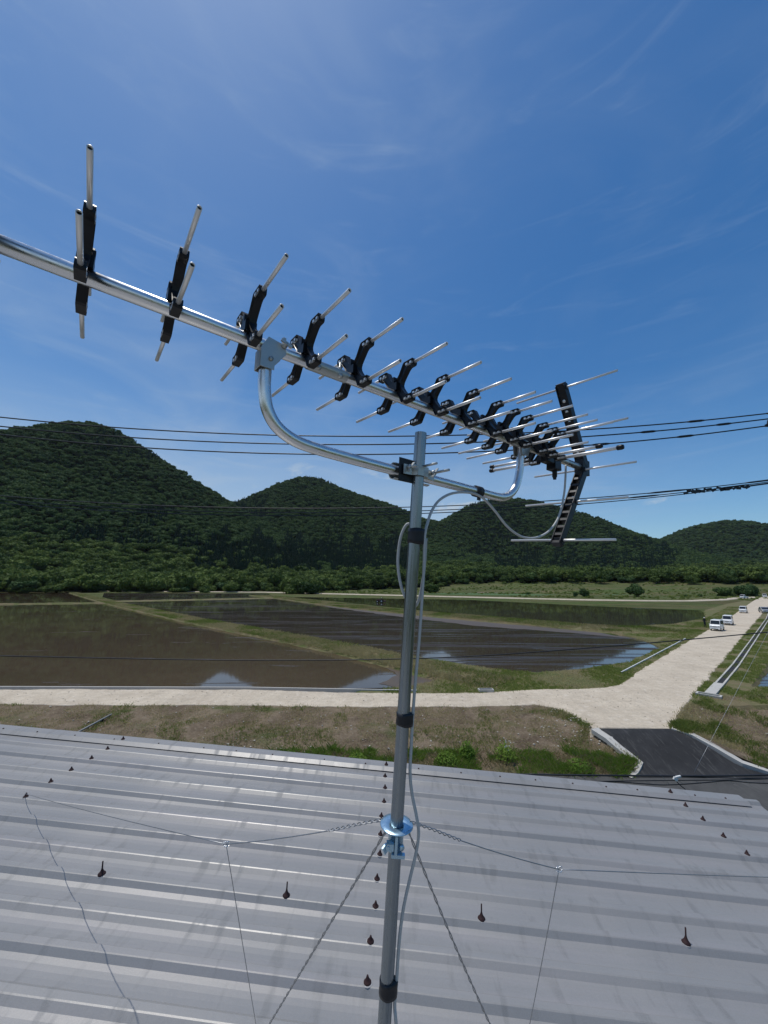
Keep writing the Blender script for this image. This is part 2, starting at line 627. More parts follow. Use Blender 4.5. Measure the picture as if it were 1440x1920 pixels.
M['water_a'] = paddy_mat('paddy_water_brown', (0.068, 0.050, 0.032), (0.094, 0.070, 0.046), False, 0.15, 0.63, 1.0)
M['water_b'] = paddy_mat('paddy_water_rows', (0.045, 0.035, 0.026), (0.066, 0.050, 0.036), True, math.radians(28), 0.545, 2.0)
M['water_c'] = paddy_mat('paddy_water_green', (0.040, 0.036, 0.020), (0.060, 0.055, 0.028), False, -0.1, 0.66, 3.0)
M['mud'] = simple('wet_mud', (0.085, 0.062, 0.040), 0.55, 0.0, 0.3, 0.5, 0.3)
M['soil_patch'] = simple('ploughed_soil', (0.20, 0.145, 0.105), 0.95, 0.0, 0.15, 0.3)
M['crop'] = simple('young_crop', (0.058, 0.110, 0.024), 0.9, 0.0, 0.55, 0.5)


def foliage(name, lo, hi, trans=0.25, spread=0.5):
    k = Mat(name)
    oi = k.n.new('ShaderNodeObjectInfo')
    v = k.pos('World')
    nz = k.noise(v, 0.9, 3, 0.6)
    lg = k.rng(k.noise(v, 0.018, 3, 0.6), 0.35, 0.65, -0.22, 0.22)
    f = k.math('ADD', k.math('ADD', k.math('MULTIPLY', oi.outputs['Random'], spread), k.math('MULTIPLY', nz, 1 - spread * 0.6)), lg, True)
    colr = k.mix(f, lo, hi)
    k.put('Base Color', colr).put('Roughness', 0.65).put('Specular IOR Level', 0.10)
    tr = k.n.new('ShaderNodeBsdfTranslucent')
    k.l.new(colr, tr.inputs['Color'])
    ms = k.n.new('ShaderNodeMixShader')
    ms.inputs[0].default_value = trans
    k.l.new(k.p.outputs[0], ms.inputs[1])
    k.l.new(tr.outputs[0], ms.inputs[2])
    k.l.new(ms.outputs[0], k.n['Material Output'].inputs['Surface'])
    return k.m


M['leaf'] = foliage('broad_leaves', (0.034, 0.074, 0.028), (0.090, 0.142, 0.040), 0.25, 0.6)
M['leaf_light'] = foliage('light_leaves', (0.020, 0.048, 0.012), (0.125, 0.175, 0.042), 0.3, 0.7)
M['needle'] = foliage('cedar_needles', (0.014, 0.036, 0.020), (0.028, 0.058, 0.028), 0.15)
M['weed'] = foliage('weed_leaves', (0.07, 0.17, 0.022), (0.26, 0.36, 0.07), 0.5)
M['blade_green'] = foliage('grass_blades', (0.085, 0.15, 0.026), (0.26, 0.30, 0.085), 0.5)
M['blade_dry'] = foliage('dry_grass_blades', (0.25, 0.215, 0.105), (0.50, 0.44, 0.24), 0.45)
k = Mat('forest_floor')
k.put('Base Color', (0.015, 0.026, 0.010, 1)).put('Roughness', 1.0).put('Specular IOR Level', 0.0)
M['forest_floor'] = k.m

# ------------------------------------------------------------------ terrain: hills
BUMPS = [[-38.55, 625.4, 203.47, 236.03, 191.76, 0.77], [-58.25, 622.65, 139.51, 253.62, 183.98, 0.73],
         [-11.38, 788.96, 209.25, 249.72, 220.37, 0.78], [0.43, 817.49, 140.36, 163.13, 152.4, 1.16],
         [17.24, 880.17, 174.74, 213.93, 169.84, 1.13], [27.34, 870.2, 117.68, 182.07, 203.14, 0.81],
         [41.83, 1254.48, 142.95, 254.86, 247.64, 0.94], [52.9, 1190.15, 100.31, 153.1, 240.34, 0.72],
         [70.0, 1100, 110, 260, 240, 0.9], [-80.0, 640, 150, 260, 200, 0.8]]


HS = 1.6


def hills_z(X, Y):
    z = np.zeros_like(X)
    for a, D, H, st, sr2, pw in BUMPS:
        D, H, st, sr2 = D * HS, H * HS, st * HS, sr2 * HS
        a = math.radians(a)
        dx, dy = X - math.sin(a) * D, Y - math.cos(a) * D
        t = dx * math.cos(a) - dy * math.sin(a)
        r = dx * math.sin(a) + dy * math.cos(a)
        z = (z ** 4 + (H * np.exp(-((t / st) ** 2 + (r / sr2) ** 2) ** pw)) ** 4) ** 0.25
    R = np.hypot(X, Y)
    ft = np.clip((R - 330) / 330, 0, 1)
    z = z * (0.02 + 0.98 * ft * ft * (3 - 2 * ft))
    rt = np.clip((np.degrees(np.arctan2(X, Y)) + 2) / 12, 0, 1)
    gentle = np.clip((R - 290) * (0.012 + 0.046 * rt), 0, 6 + 4 * rt)
    rough = (np.sin(X * 0.020 + np.sin(Y * 0.015) * 2) * np.cos(Y * 0.017 + 1.3) * 0.035
             + np.sin(X * 0.075 + Y * 0.05) * 0.012)
    return z * (1 + rough * np.clip(1 - z / 380, 0.1, 1)) + gentle - 2.2


gx = np.arange(-1900, 2700, 15.0)
gy = np.arange(150, 2700, 15.0)
GX, GY = np.meshgrid(gx, gy)
GZ = hills_z(GX, GY)
GZ[np.hypot(GX, GY) < 310] = -2.5
nx, ny = len(gx), len(gy)
idx = np.arange(nx * ny).reshape(ny, nx)
Fq = np.stack([idx[:-1, :-1], idx[:-1, 1:], idx[1:, 1:], idx[1:, :-1]], -1).reshape(-1, 4)
cz = (GZ[:-1, :-1] + GZ[1:, 1:]).reshape(-1)
Fq = Fq[cz > -4.4]
hill_o = link('hills', np_mesh('hills', np.stack([GX, GY, GZ], -1).reshape(-1, 3), Fq), M['forest_floor'], smooth=True)


def wood_edge(az):
    e_ = np.interp(az, [-62, -46, -36, -27, -20, -14, -11, -8, -4, 2, 6, 9, 12, 20, 30, 45, 62], [330, 345, 335, 325, 330, 320, 300, 330, 390, 400, 385, 400, 425, 440, 450, 460, 470])
    return e_ + 16 * np.sin(az * 2.1) + 12 * np.sin(az * 5.7 + 1) + 7 * np.sin(az * 13.1)


hill_o.data.materials.append(M['field'])
_c = np.stack([GX, GY], -1).reshape(-1, 2)[Fq].mean(1)
_r, _a = np.hypot(_c[:, 0], _c[:, 1]), np.degrees(np.arctan2(_c[:, 0], _c[:, 1]))
hill_o.data.polygons.foreach_set('material_index', (_r < wood_edge(_a)).astype(np.int32))
tag(hill_o, kind='structure')

# ground sheet to the horizon: low in front (street level), higher beyond the bank
xs = np.array([-6000, -1500, -400, -150, -80, -40, 0, 12, 18, 40, 80, 150, 400, 1500, 6000.0])
ysz = [(-3000, -1.25), (-50, -1.25), (5, -1.25), (20.4, -1.25), (28.0, -1.25), (31.2, -0.42), (60, -0.42), (200, -0.42), (400, -0.42), (1500, -0.42), (9000, -0.42)]
V, F = [], []
for y, z in ysz:
    for x in xs:
        V.append((x, y, z))
n = len(xs)
for j in range(len(ysz) - 1):
    for i in range(n - 1):
        F.append((j * n + i, j * n + i + 1, (j + 1) * n + i + 1, (j + 1) * n + i))
tag(link('ground', np_mesh('ground', V, F), M['field']), kind='structure')


def jitter_loop(pts, step, amp, seed=0, fine_r=90.0):
    """resample a closed outline and roughen it"""
    out = []
    n = len(pts)
    for i in range(n):
        a, b = Vector((*pts[i], 0)), Vector((*pts[(i + 1) % n], 0))
        d = b - a
        L = d.length
        far = min(a.length, b.length)
        s = step * max(1.0, far / fine_r * 1.6)
        m = max(1, int(L / s))
        nrm = Vector((-d.y, d.x, 0)).normalized() if L > 0 else Vector()
        for k in range(m):
            p = a + d * (k / m)
            q = amp * noise.noise(Vector((p.x * 0.45 + seed, p.y * 0.45, seed))) + 0.5 * amp * noise.noise(Vector((p.x * 1.7, p.y * 1.7 + seed, 3)))
            out.append(p + nrm * q * (1.0 if k else 0.4))
    return out


def slab(name, pts, z, mat, skirt=0.0, step=0.5, amp=0.0, seed=0):
    loop = jitter_loop(pts, step, amp, seed) if amp else [Vector((*p, 0)) for p in pts]
    bm = bmesh.new()
    vs = [bm.verts.new((p.x, p.y, z)) for p in loop]
    es = [bm.edges.new((vs[i], vs[(i + 1) % len(vs)])) for i in range(len(vs))]
    bmesh.ops.triangle_fill(bm, use_beauty=True, use_dissolve=False, edges=es)
    for f in bm.faces:
        if f.normal.z < 0:
            f.normal_flip()
    if skirt:
        n = len(vs)
        cx = sum((v.co for v in vs), Vector()) / n
        lo = []
        area = sum(loop[i].x * loop[(i + 1) % n].y - loop[(i + 1) % n].x * loop[i].y for i in range(n))
        sg = 1 if area > 0 else -1
        for i in range(n):
            t = (loop[(i + 1) % n] - loop[i - 1]).normalized()
            out = Vector((t.y, -t.x, 0)) * sg
            lo.append(bm.verts.new(vs[i].co + out * skirt * 0.9 - Vector((0, 0, skirt))))
        for i in range(n):
            j = (i + 1) % n
            try:
                bm.faces.new((vs[i], lo[i], lo[j], vs[j]) if sg > 0 else (vs[j], lo[j], lo[i], vs[i]))
            except ValueError:
                pass
    m = bpy.data.meshes.new(name)
    bm.to_mesh(m)
    bm.free()
    return link(name, m, mat)


def resample(path, step):
    P = [Vector(p) for p in path]
    out = [P[0]]
    for a, b in zip(P, P[1:]):
        L = (b - a).length
        s = step * max(1.0, min(a.length, b.length) / 60)
        m = max(1, int(L / s))
        for k in range(1, m + 1):
            out.append(a.lerp(b, k / m))
    return out


def ribbon(name, path, prof, mat, step=0.5, amp=0.0, seed=0, smooth=True):
    """sweep a cross profile of (offset, height) along a ground path of (x, y[, z])"""
    path = [p if len(p) == 3 else (*p, 0.0) for p in path]
    P = resample(path, step)
    V, F = [], []
    m = len(prof)
    for i, p in enumerate(P):
        t = (P[min(i + 1, len(P) - 1)] - P[max(i - 1, 0)])
        t.z = 0
        t.normalize()
        nr = Vector((-t.y, t.x, 0))
        for o, z in prof:
            jx = amp * noise.noise(Vector((p.x * 0.5, p.y * 0.5, o * 3 + seed))) if amp else 0
            jz = 0.5 * amp * noise.noise(Vector((p.x * 0.9 + 5, p.y * 0.9, o + seed))) if amp and z > -0.2 else 0
            q = p + nr * (o + jx)
            V.append((q.x, q.y, q.z + z + jz))
    for i in range(len(P) - 1):
        for k in range(m - 1):
            F.append((i * m + k, i * m + k + 1, (i + 1) * m + k + 1, (i + 1) * m + k))
    me = bpy.data.meshes.new(name)
    me.from_pydata(V, [], [f[::-1] for f in F])
    return link(name, me, mat, smooth=smooth)


# ------------------------------------------------------------------ fields and water
def water(name, pts, mat, z=-0.30):
    return tag(slab(name, pts, z, mat), kind='structure')


water('paddy_water', [(-175, 128), (-127, 133), (-100, 143.5), (-60, 103), (-31, 74), (-7.5, 51.5), (1.5, 41.5), (4.9, 36.3), (1.9, 32.6), (-10, 31.4), (-70, 31.0)], M['water_a'])
water('paddy_water', [(-290, 240), (-201, 262), (-150, 196), (-101, 147), (-127, 137), (-175, 133)], M['water_a'])
water('paddy_water', [(-180, 253), (-76, 258), (-52, 194), (-104, 156), (-140, 196)], M['water_b'])
water('paddy_water', [(-104, 150), (-85, 160), (-52, 188), (-30, 152), (-17, 128), (5, 95), (19, 79), (32, 70), (38.5, 61), (36.2, 51.7), (25.4, 41.5), (19.3, 38.2), (14, 36.4), (8.4, 39.2), (1.5, 44.2), (-8, 55), (-36, 84), (-96, 144)], M['water_b'])
water('paddy_water', [(-48, 205), (-21, 198), (39, 182), (72, 140), (96, 120), (77, 92), (58, 77), (41, 71), (33, 84), (15, 112), (1, 133), (-20, 165)], M['water_c'])
water('paddy_water', [(28.2, 32.2), (40.5, 44.0), (54.2, 57.2), (92, 94), (150, 92), (150, 32)], M['water_b'])

# muddy margins that the water has left
tag(slab('mud_flat', [(-26, 147), (-14, 129), (4, 103), (13, 91), (30, 74), (36, 66.5), (37.8, 59.5), (31, 66.5), (18, 75.5), (5, 92.5), (-17, 126)], -0.285, M['mud'], 0, 0.8, 0.6, 4), kind='structure')
tag(slab('mud_flat', [(5.6, 35.6), (1.6, 32.2), (-0.4, 33.6), (1.4, 36.5), (0.2, 39.6), (2.2, 40.6)], -0.285, M['mud'], 0, 0.3, 0.4, 9), kind='structure')

# levees
LEV_AB = [(-231, 287), (-97.2, 141.6), (-38, 81), (-15.1, 59.2), (-3.75, 48.1), (1.7, 41.7), (6.2, 36.3), (9.5, 32.6)]
LEV_C = [(-72, 222), (-49.5, 193), (-14, 133), (3.0, 110), (15, 97.2), (29, 82), (36.5, 73), (43, 69.5), (50, 70)]
LEV_A2 = [(-300, 128.5), (-175, 130.5), (-127, 135), (-100, 145)]
LEV_B2 = [(-108, 153), (-80, 172), (-54, 191)]
levp = lambda w: [(-w - 0.5, -0.42), (-w * 0.8, -0.12), (-w * 0.35, 0.02), (w * 0.35, 0.02), (w * 0.8, -0.12), (w + 0.5, -0.42)]
for pth, w in ((LEV_AB, 2.3), (LEV_C, 4.4), (LEV_A2, 0.8), (LEV_B2, 1.6)):
    tag(ribbon('levee', pth, levp(w), M['verge'], 0.4, 0.35, w), kind='structure')

# verge land between road and paddies
VERGE = [(-2.0, 30.3), (1.2, 31.6), (3.4, 33.0), (6.4, 35.4), (4.4, 38.2), (1.6, 41.6), (2.4, 43.9), (5.5, 42.0), (8.4, 39.6), (11.8, 37.2), (14, 36.6), (19.3, 38.4), (25.4, 41.6), (30.5, 46.4), (35.9, 51.6), (38.2, 58.6), (38.0, 66), (41, 72.5), (57, 78.4), (75.5, 92.6), (95, 117), (130, 150), (165, 180), (164.6, 175.2), (118.8, 129.8), (82.3, 93.7), (56.9, 69.2), (42.1, 55), (30.2, 43.5), (21.2, 34.7), (17.4, 31.2), (11.3, 30.7), (7, 29.7), (1.6, 29.6)]
tag(slab('grass_verge', VERGE, -0.035, M['verge'], 0.35, 0.45, 0.35, 2), kind='structure')
VERGE_R = [(19.4, 27.3), (24.2, 31.7), (33.5, 40.6), (53.1, 59.8), (84.6, 90.2), (132, 136.8), (220, 223), (226, 219), (140, 134), (95, 92), (57, 57.6), (41.5, 43.2), (30, 33.2), (29, 32.2), (36, 31.6), (80, 31.4), (80, 28), (30, 28), (23, 27.5)]
tag(slab('grass_verge', VERGE_R, -0.045, M['verge'], 0.35, 0.45, 0.3, 6), kind='structure')

# roads
ROAD = [(-90, 27.2), (-25, 26.95), (-11.1, 26.92), (1.44, 26.77), (8.1, 27.05), (10.2, 27.3), (11.2, 26.6), (11.6, 25.0), (11.66, 23.14), (15.95, 23.18), (19.6, 27.0), (24.3, 31.55), (33.64, 40.48), (53.3, 59.6), (84.8, 90), (132.8, 136.4), (230, 231), (420, 418), (417, 423), (222, 231), (164.4, 175.3), (118.6, 130), (82.1, 93.9), (56.7, 69.4), (41.9, 55.2), (30.05, 43.67), (21.04, 34.84), (18.6, 32.3), (17.0, 31.5), (15.1, 31.2), (11.3, 30.9), (7.04, 29.87), (1.6, 29.78), (-10.7, 30.5), (-20.6, 30.5), (-28.3, 30.3), (-90, 30.0)]
tag(slab('gravel_road', ROAD, 0.0, M['gravel'], 0.4, 0.35, 0.22, 1), kind='structure')
tag(ribbon('far_road', [(-420, 300), (-287, 293), (-188, 294), (-84, 283), (-45, 260), (12.7, 230), (55, 205), (95, 184), (118, 178.5), (138, 179), (165, 192), (190, 212), (214, 227)], [(-2.0, -0.4), (-1.6, 0.03), (1.6, 0.03), (2.0, -0.4)], M['gravel'], 3, 0.2, 3), kind='structure')

# ramp down to the street
V, F = [], []
na, nb = 13, 11
for j in range(nb):
    w = j / (nb - 1)
    z = -0.985 * (w * w * (3 - 2 * w)) - 0.002
    xl = 11.95 + (0.8 * w / 0.7 if w < 0.7 else 0.8 - 1.2 * (w - 0.7) / 0.3)
    xr = 15.95 + 1.9 * w ** 0.85 + (0.9 * max(0, w - 0.75) / 0.25)
    for i in range(na):
        V.append((xl + (xr - xl) * i / (na - 1), 23.15 - 3.25 * w, z))
for j in range(nb - 1):
    for i in range(na - 1):
        F.append((j * na + i, (j + 1) * na + i, (j + 1) * na + i + 1, j * na + i + 1))
ramp_o = link('asphalt_ramp', np_mesh('asphalt_ramp', V, F), M['asphalt_new'], smooth=True)
tag(ramp_o, kind='structure')
tag(slab('street', [(-120, 12.0), (-120, 20.3), (120, 20.3), (120, 12.0)], -1.0, M['asphalt_old']), kind='structure')


def rz_(w):
    return -0.985 * (w * w * (3 - 2 * w))


kpL = [(11.74, 23.12, 0.0), (12.05, 22.3, rz_(0.26)), (12.35, 21.5, rz_(0.5)), (12.58, 20.9, rz_(0.68)), (12.0, 20.4, rz_(0.85)), (11.45, 20.0, rz_(0.97))]
kerb_l = ribbon('kerb', kpL, [(-0.25, -0.2), (-0.25, 0.012), (0.25, 0.02), (0.25, -0.2)], M['concrete'], 0.2, 0.02, 1, smooth=False)
tag(kerb_l, kind='structure')
kpR = [(16.1, 23.2, 0.0), (16.75, 22.55, rz_(0.2)), (17.3, 21.7, rz_(0.45)), (17.8, 20.9, rz_(0.7)), (18.6, 20.35, rz_(0.88)), (20, 20.2, -0.97), (34, 20.2, -0.98), (60, 20.2, -0.98)]
kerb_r = ribbon('kerb', kpR, [(-0.2, -0.3), (-0.2, 0.05), (0.2, 0.05), (0.2, -0.3)], M['concrete'], 0.3, 0.02, 2, smooth=False)
tag(kerb_r, kind='structure')


def polyline_at(pl, t):
    seg = [math.dist(a, b) for a, b in zip(pl, pl[1:])]
    d = t * sum(seg)
    for (a, b), L in zip(zip(pl, pl[1:]), seg):
        if d <= L or (a, b) == (pl[-2], pl[-1]):
            f = min(1, d / L)
            return a[0] + (b[0] - a[0]) * f, a[1] + (b[1] - a[1]) * f
        d -= L


BANK_PTS = {}


def embankment(name, top, foot, zprof, nu, nv, seed):
    V, F = [], []
    for i in range(nu):
        t = i / (nu - 1)
        a, b = top(t), foot(t)
        for j in range(nv):
            w = j / (nv - 1)
            x, y = a[0] + (b[0] - a[0]) * w, a[1] + (b[1] - a[1]) * w
            x += max(0, (t - 0.86) / 0.14) * np.interp(w, [0, 0.68, 0.84, 1.0], [0.15, 1.22, 0.75, 0.2])
            z = zprof(w)
            if t > 0.84:
                z += min(1, (t - 0.84) / 0.12) * (np.interp(w, [0, 0.3, 0.6, 1], [0.0, -0.165, -0.61, -1.0]) - z)
            e = min(1, w * 6, (1 - w) * 8) * (1 - 0.9 * min(1, max(0, (t - 0.88) / 0.1)))
            z += e * (0.10 * noise.noise(Vector((x * 0.8, y * 0.8, seed))) + 0.07 * noise.noise(Vector((x * 2.7, y * 2.7, seed))) + 0.05 * noise.noise(Vector((x * 7, y * 7, seed))))
            V.append((x, y, z))
    for i in range(nu - 1):
        for j in range(nv - 1):
            F.append((i * nv + j, i * nv + j + 1, (i + 1) * nv + j + 1, (i + 1) * nv + j))
    BANK_PTS[seed] = np.array(V).reshape(nu, nv, 3)
    o = link(name, np_mesh(name, V, F), M['bank'], smooth=True)
    return tag(o, kind='structure')


TOP_L = [(-42, 27.0), (-25, 27.0), (-11, 26.95), (1.4, 26.8), (8.1, 27.05), (10.15, 27.25), (11.1, 26.5), (11.5, 25.0), (11.52, 23.1)]
FOOT_L = [(-42, 20.25), (-25, 20.25), (-11, 20.25), (0, 20.25), (4, 20.25), (7.2, 20.2), (9.0, 20.15), (10.4, 20.12), (11.2, 20.1)]


def zpL(w):
    pts = [(0, -0.02), (0.06, -0.06), (0.34, -0.42), (0.44, -0.45), (0.70, -0.86), (0.80, -0.92), (1, -1.02)]
    for (a, za), (b, zb) in zip(pts, pts[1:]):
        if w <= b:
            f = (w - a) / (b - a)
            return za + (zb - za) * f
    return pts[-1][1]


tl = [math.dist(a, b) for a, b in zip(TOP_L, TOP_L[1:])]


def par(pl, t):
    """same parameter on both edges, by control point"""
    n = len(pl) - 1
    ks = [0, 0.30, 0.52, 0.72, 0.83, 0.88, 0.92, 0.96, 1.0]
    for i in range(n):
        if t <= ks[i + 1] or i == n - 1:
            f = (t - ks[i]) / (ks[i + 1] - ks[i])
            return (pl[i][0] + (pl[i + 1][0] - pl[i][0]) * f, pl[i][1] + (pl[i + 1][1] - pl[i][1]) * f)


embankment('embankment', lambda t: par(TOP_L, t), lambda t: par(FOOT_L, t), zpL, 260, 44, 11)
TOP_R = [(16.3, 23.3), (19.7, 27.0), (23.0, 29.2), (27, 29.8), (32, 29.7), (50, 29.5), (80, 29.5)]
FOOT_R = [(16.4, 22.9), (17.6, 21.5), (18.6, 20.6), (22, 20.4), (28, 20.4), (50, 20.4), (80, 20.4)]


def parR(pl, t):
    ks = [0, 0.2, 0.4, 0.55, 0.7, 0.88, 1.0]
    for i in range(len(pl) - 1):
        if t <= ks[i + 1] or i == len(pl) - 2:
            f = (t - ks[i]) / (ks[i + 1] - ks[i])
            return (pl[i][0] + (pl[i + 1][0] - pl[i][0]) * f, pl[i][1] + (pl[i + 1][1] - pl[i][1]) * f)


def embR():
    nu, nv, seed = 130, 36, 23
    V, F = [], []
    for i in range(nu):
        t = i / (nu - 1)
        a, b = parR(TOP_R, t), parR(FOOT_R, t)
        fz = -0.30 if t < 0.001 else max(-0.97, rz_(min(1, max(0, (23.15 - b[1]) / 3.2))) + 0.03)
        for j in range(nv):
            w = j / (nv - 1)
            x, y = a[0] + (b[0] - a[0]) * w, a[1] + (b[1] - a[1]) * w
            ww = min(1, w / 0.75)
            z = -0.02 + (fz + 0.02) * (ww * ww * (3 - 2 * ww))
            e = min(1, w * 6, (1 - w) * 6, t * 8)
            z += e * (0.10 * noise.noise(Vector((x * 0.8, y * 0.8, seed))) + 0.07 * noise.noise(Vector((x * 2.7, y * 2.7, seed))))
            V.append((x, y, z))
    for i in range(nu - 1):
        for j in range(nv - 1):
            F.append((i * nv + j, i * nv + j + 1, (i + 1) * nv + j + 1, (i + 1) * nv + j))
    BANK_PTS[seed] = np.array(V).reshape(nu, nv, 3)
    tag(link('embankment', np_mesh('embankment', V, F), M['bank'], smooth=True), kind='structure')


embR()

# patches of crop and ploughed soil far out
tag(slab('soil_field', [(58, 330), (95, 325), (108, 300), (72, 300)], 0.02 - 0.3, M['soil_patch'], 0, 3, 1.2, 3), kind='structure')
tag(slab('crop_field', [(20, 262), (92, 240), (118, 262), (60, 296)], -0.33, M['crop'], 0, 3, 2, 5), kind='structure')
tag(slab('crop_field', [(150, 262), (235, 300), (330, 400), (210, 380), (160, 300)], -0.33, M['crop'], 0, 3, 2, 7), kind='structure')

# ------------------------------------------------------------------ forests (instanced, one mass each)


def crown_mesh(name, seed, R, H, lobes, leaves, leaf, mat, core=True, conic=False, bushy=False):
    rg = np.random.default_rng(seed)
    V, F = [], []
    if conic:
        z = H * (1 - rg.random(leaves) ** 0.62)
        rad = R * (1 - z / H) ** 0.85 * (0.55 + 0.5 * rg.random(leaves)) + 0.12
        a = rg.random(leaves) * 2 * np.pi
        C = np.stack([rad * np.cos(a), rad * np.sin(a), z], 1)
        N = np.stack([np.cos(a), np.sin(a), 0.5 + 0 * a], 1)
    else:
        lc = []
        for i in range(lobes):
            a = rg.random() * 2 * np.pi
            q = math.sqrt(rg.random()) * 0.62
            zz = (0.42 + 0.40 * rg.random() * (1 - q) + 0.10 * rg.random()) if not bushy else (0.12 + 0.62 * rg.random() * (1 - q * 0.7))
            lc.append((q * R * math.cos(a), q * R * math.sin(a), zz * H, R * (0.34 + 0.22 * rg.random())))
        lc = np.array(lc)
        pick = rg.integers(0, lobes, leaves)
        d = rg.normal(size=(leaves, 3))
        d[:, 2] = np.abs(d[:, 2]) * 0.9 - 0.25
        d /= np.linalg.norm(d, axis=1)[:, None]
        rad = lc[pick, 3] * (0.80 + 0.30 * rg.random(leaves))
        C = lc[pick, :3] + d * rad[:, None] * np.array([1, 1, 0.8])
        N = d
    up = rg.normal(size=(leaves, 3))
    N = N + 0.55 * rg.normal(size=(leaves, 3))
    N /= np.linalg.norm(N, axis=1)[:, None]
    T = np.cross(N, up)
    T /= np.linalg.norm(T, axis=1)[:, None]
    B = np.cross(N, T)
    sz = leaf * (0.6 + 0.8 * rg.random(leaves))[:, None]
    asp = (0.55 + 0.4 * rg.random(leaves))[:, None]
    Vq = np.stack([C - T * sz, C - B * sz * asp, C + T * sz, C + B * sz * asp], 1).reshape(-1, 3)
    Fq = np.arange(leaves * 4).reshape(-1, 4)
    V = list(map(tuple, Vq))
    F = [tuple(f) for f in Fq]
    if core:
        bm = bmesh.new()
        if conic:
            bmesh.ops.create_cone(bm, cap_ends=True, segments=7, radius1=R * 0.55, radius2=0.05, depth=H * 0.9,
                                  matrix=Matrix.Translation((0, 0, H * 0.47)))
        else:
            for x, y, z, r in lc:
                bmesh.ops.create_icosphere(bm, subdivisions=1, radius=r * 0.80, matrix=Matrix.Translation((x, y, z)) @ Matrix.Diagonal((1, 1, 0.8, 1)))
        bm.verts.index_update()
        b = len(V)
        V += [tuple(q.co) for q in bm.verts]
        F += [tuple(b + q.index for q in f.verts) for f in bm.faces]
        bm.free()
    m = bpy.data.meshes.new(name)
    m.from_pydata(V, [], F)
    m.materials.append(mat)
    return m


def proto_collection(name, meshes):
    c = bpy.data.collections.new(name)
    for i, m in enumerate(meshes):
        o = bpy.data.objects.new('%s_%02d' % (name, i), m)
        c.objects.link(o)
    return c


def scatter(name, P, rotz, scl, idx, coll, label, cat):
    me = bpy.data.meshes.new(name)
    me.vertices.add(len(P))
    me.vertices.foreach_set('co', np.asarray(P, np.float32).ravel())
    at = me.attributes.new('rot', 'FLOAT_VECTOR', 'POINT')
    rv = np.zeros((len(P), 3), np.float32)
    rv[:, 2] = rotz
    at.data.foreach_set('vector', rv.ravel())
    at = me.attributes.new('scl', 'FLOAT_VECTOR', 'POINT')
    at.data.foreach_set('vector', np.asarray(scl, np.float32).ravel())
    at = me.attributes.new('pick', 'INT', 'POINT')
    at.data.foreach_set('value', np.asarray(idx, np.int32))
    o = link(name, me)
    ng = bpy.data.node_groups.new(name + '_nodes', 'GeometryNodeTree')
    ng.interface.new_socket('Geometry', in_out='INPUT', socket_type='NodeSocketGeometry')
    ng.interface.new_socket('Geometry', in_out='OUTPUT', socket_type='NodeSocketGeometry')
    N, L = ng.nodes, ng.links
    gi, go = N.new('NodeGroupInput'), N.new('NodeGroupOutput')
    ci = N.new('GeometryNodeCollectionInfo')
    ci.inputs['Collection'].default_value = coll
    ci.inputs['Separate Children'].default_value = True
    ci.inputs['Reset Children'].default_value = True
    ip = N.new('GeometryNodeInstanceOnPoints')
    ip.inputs['Pick Instance'].default_value = True

    def na(nm, t):
        q = N.new('GeometryNodeInputNamedAttribute')
        q.data_type = t
        q.inputs['Name'].default_value = nm
        return q.outputs[0]
    L.new(gi.outputs[0], ip.inputs['Points'])
    L.new(ci.outputs[0], ip.inputs['Instance'])
    L.new(na('pick', 'INT'), ip.inputs['Instance Index'])
    L.new(na('rot', 'FLOAT_VECTOR'), ip.inputs['Rotation'])
    L.new(na('scl', 'FLOAT_VECTOR'), ip.inputs['Scale'])
    L.new(ip.outputs[0], go.inputs[0])
    md = o.modifiers.new('scatter', 'NODES')
    md.node_group = ng
    return tag(o, label, cat, kind='stuff')


broad = proto_collection('broad_proto', [crown_mesh('broad_crown', 100 + i, 5.0, 8.5, 8, 520, 0.47, M['leaf']) for i in range(5)])
light = proto_collection('light_proto', [crown_mesh('light_crown', 200 + i, 5.0, 8.0, 9, 620, 0.50, M['leaf_light']) for i in range(5)])
cedar = proto_collection('cedar_proto', [crown_mesh('cedar_crown', 300 + i, 2.6, 15, 0, 260, 0.62, M['needle'], conic=True) for i in range(3)])

# candidate points over the hills, kept where they can be seen from near the house
pts = []
for (r_a, r_b, sp) in ((255, 520, 5.0), (520, 760, 5.2), (760, 1350, 6.4), (1350, 2300, 8.2)):
    area_n = int((math.radians(126) * (r_b ** 2 - r_a ** 2) / 2) / sp ** 2)
    rr = np.sqrt(RNG.random(area_n) * (r_b ** 2 - r_a ** 2) + r_a ** 2)
    aa = np.radians(-62 + 124 * RNG.random(area_n))
    pts.append(np.stack([rr * np.sin(aa), rr * np.cos(aa)], 1))
pts = np.concatenate(pts)
pz = hills_z(pts[:, 0], pts[:, 1])
pr = np.hypot(pts[:, 0], pts[:, 1])
pa = np.degrees(np.arctan2(pts[:, 0], pts[:, 1]))
edge = wood_edge(pa)
keep = pr > edge
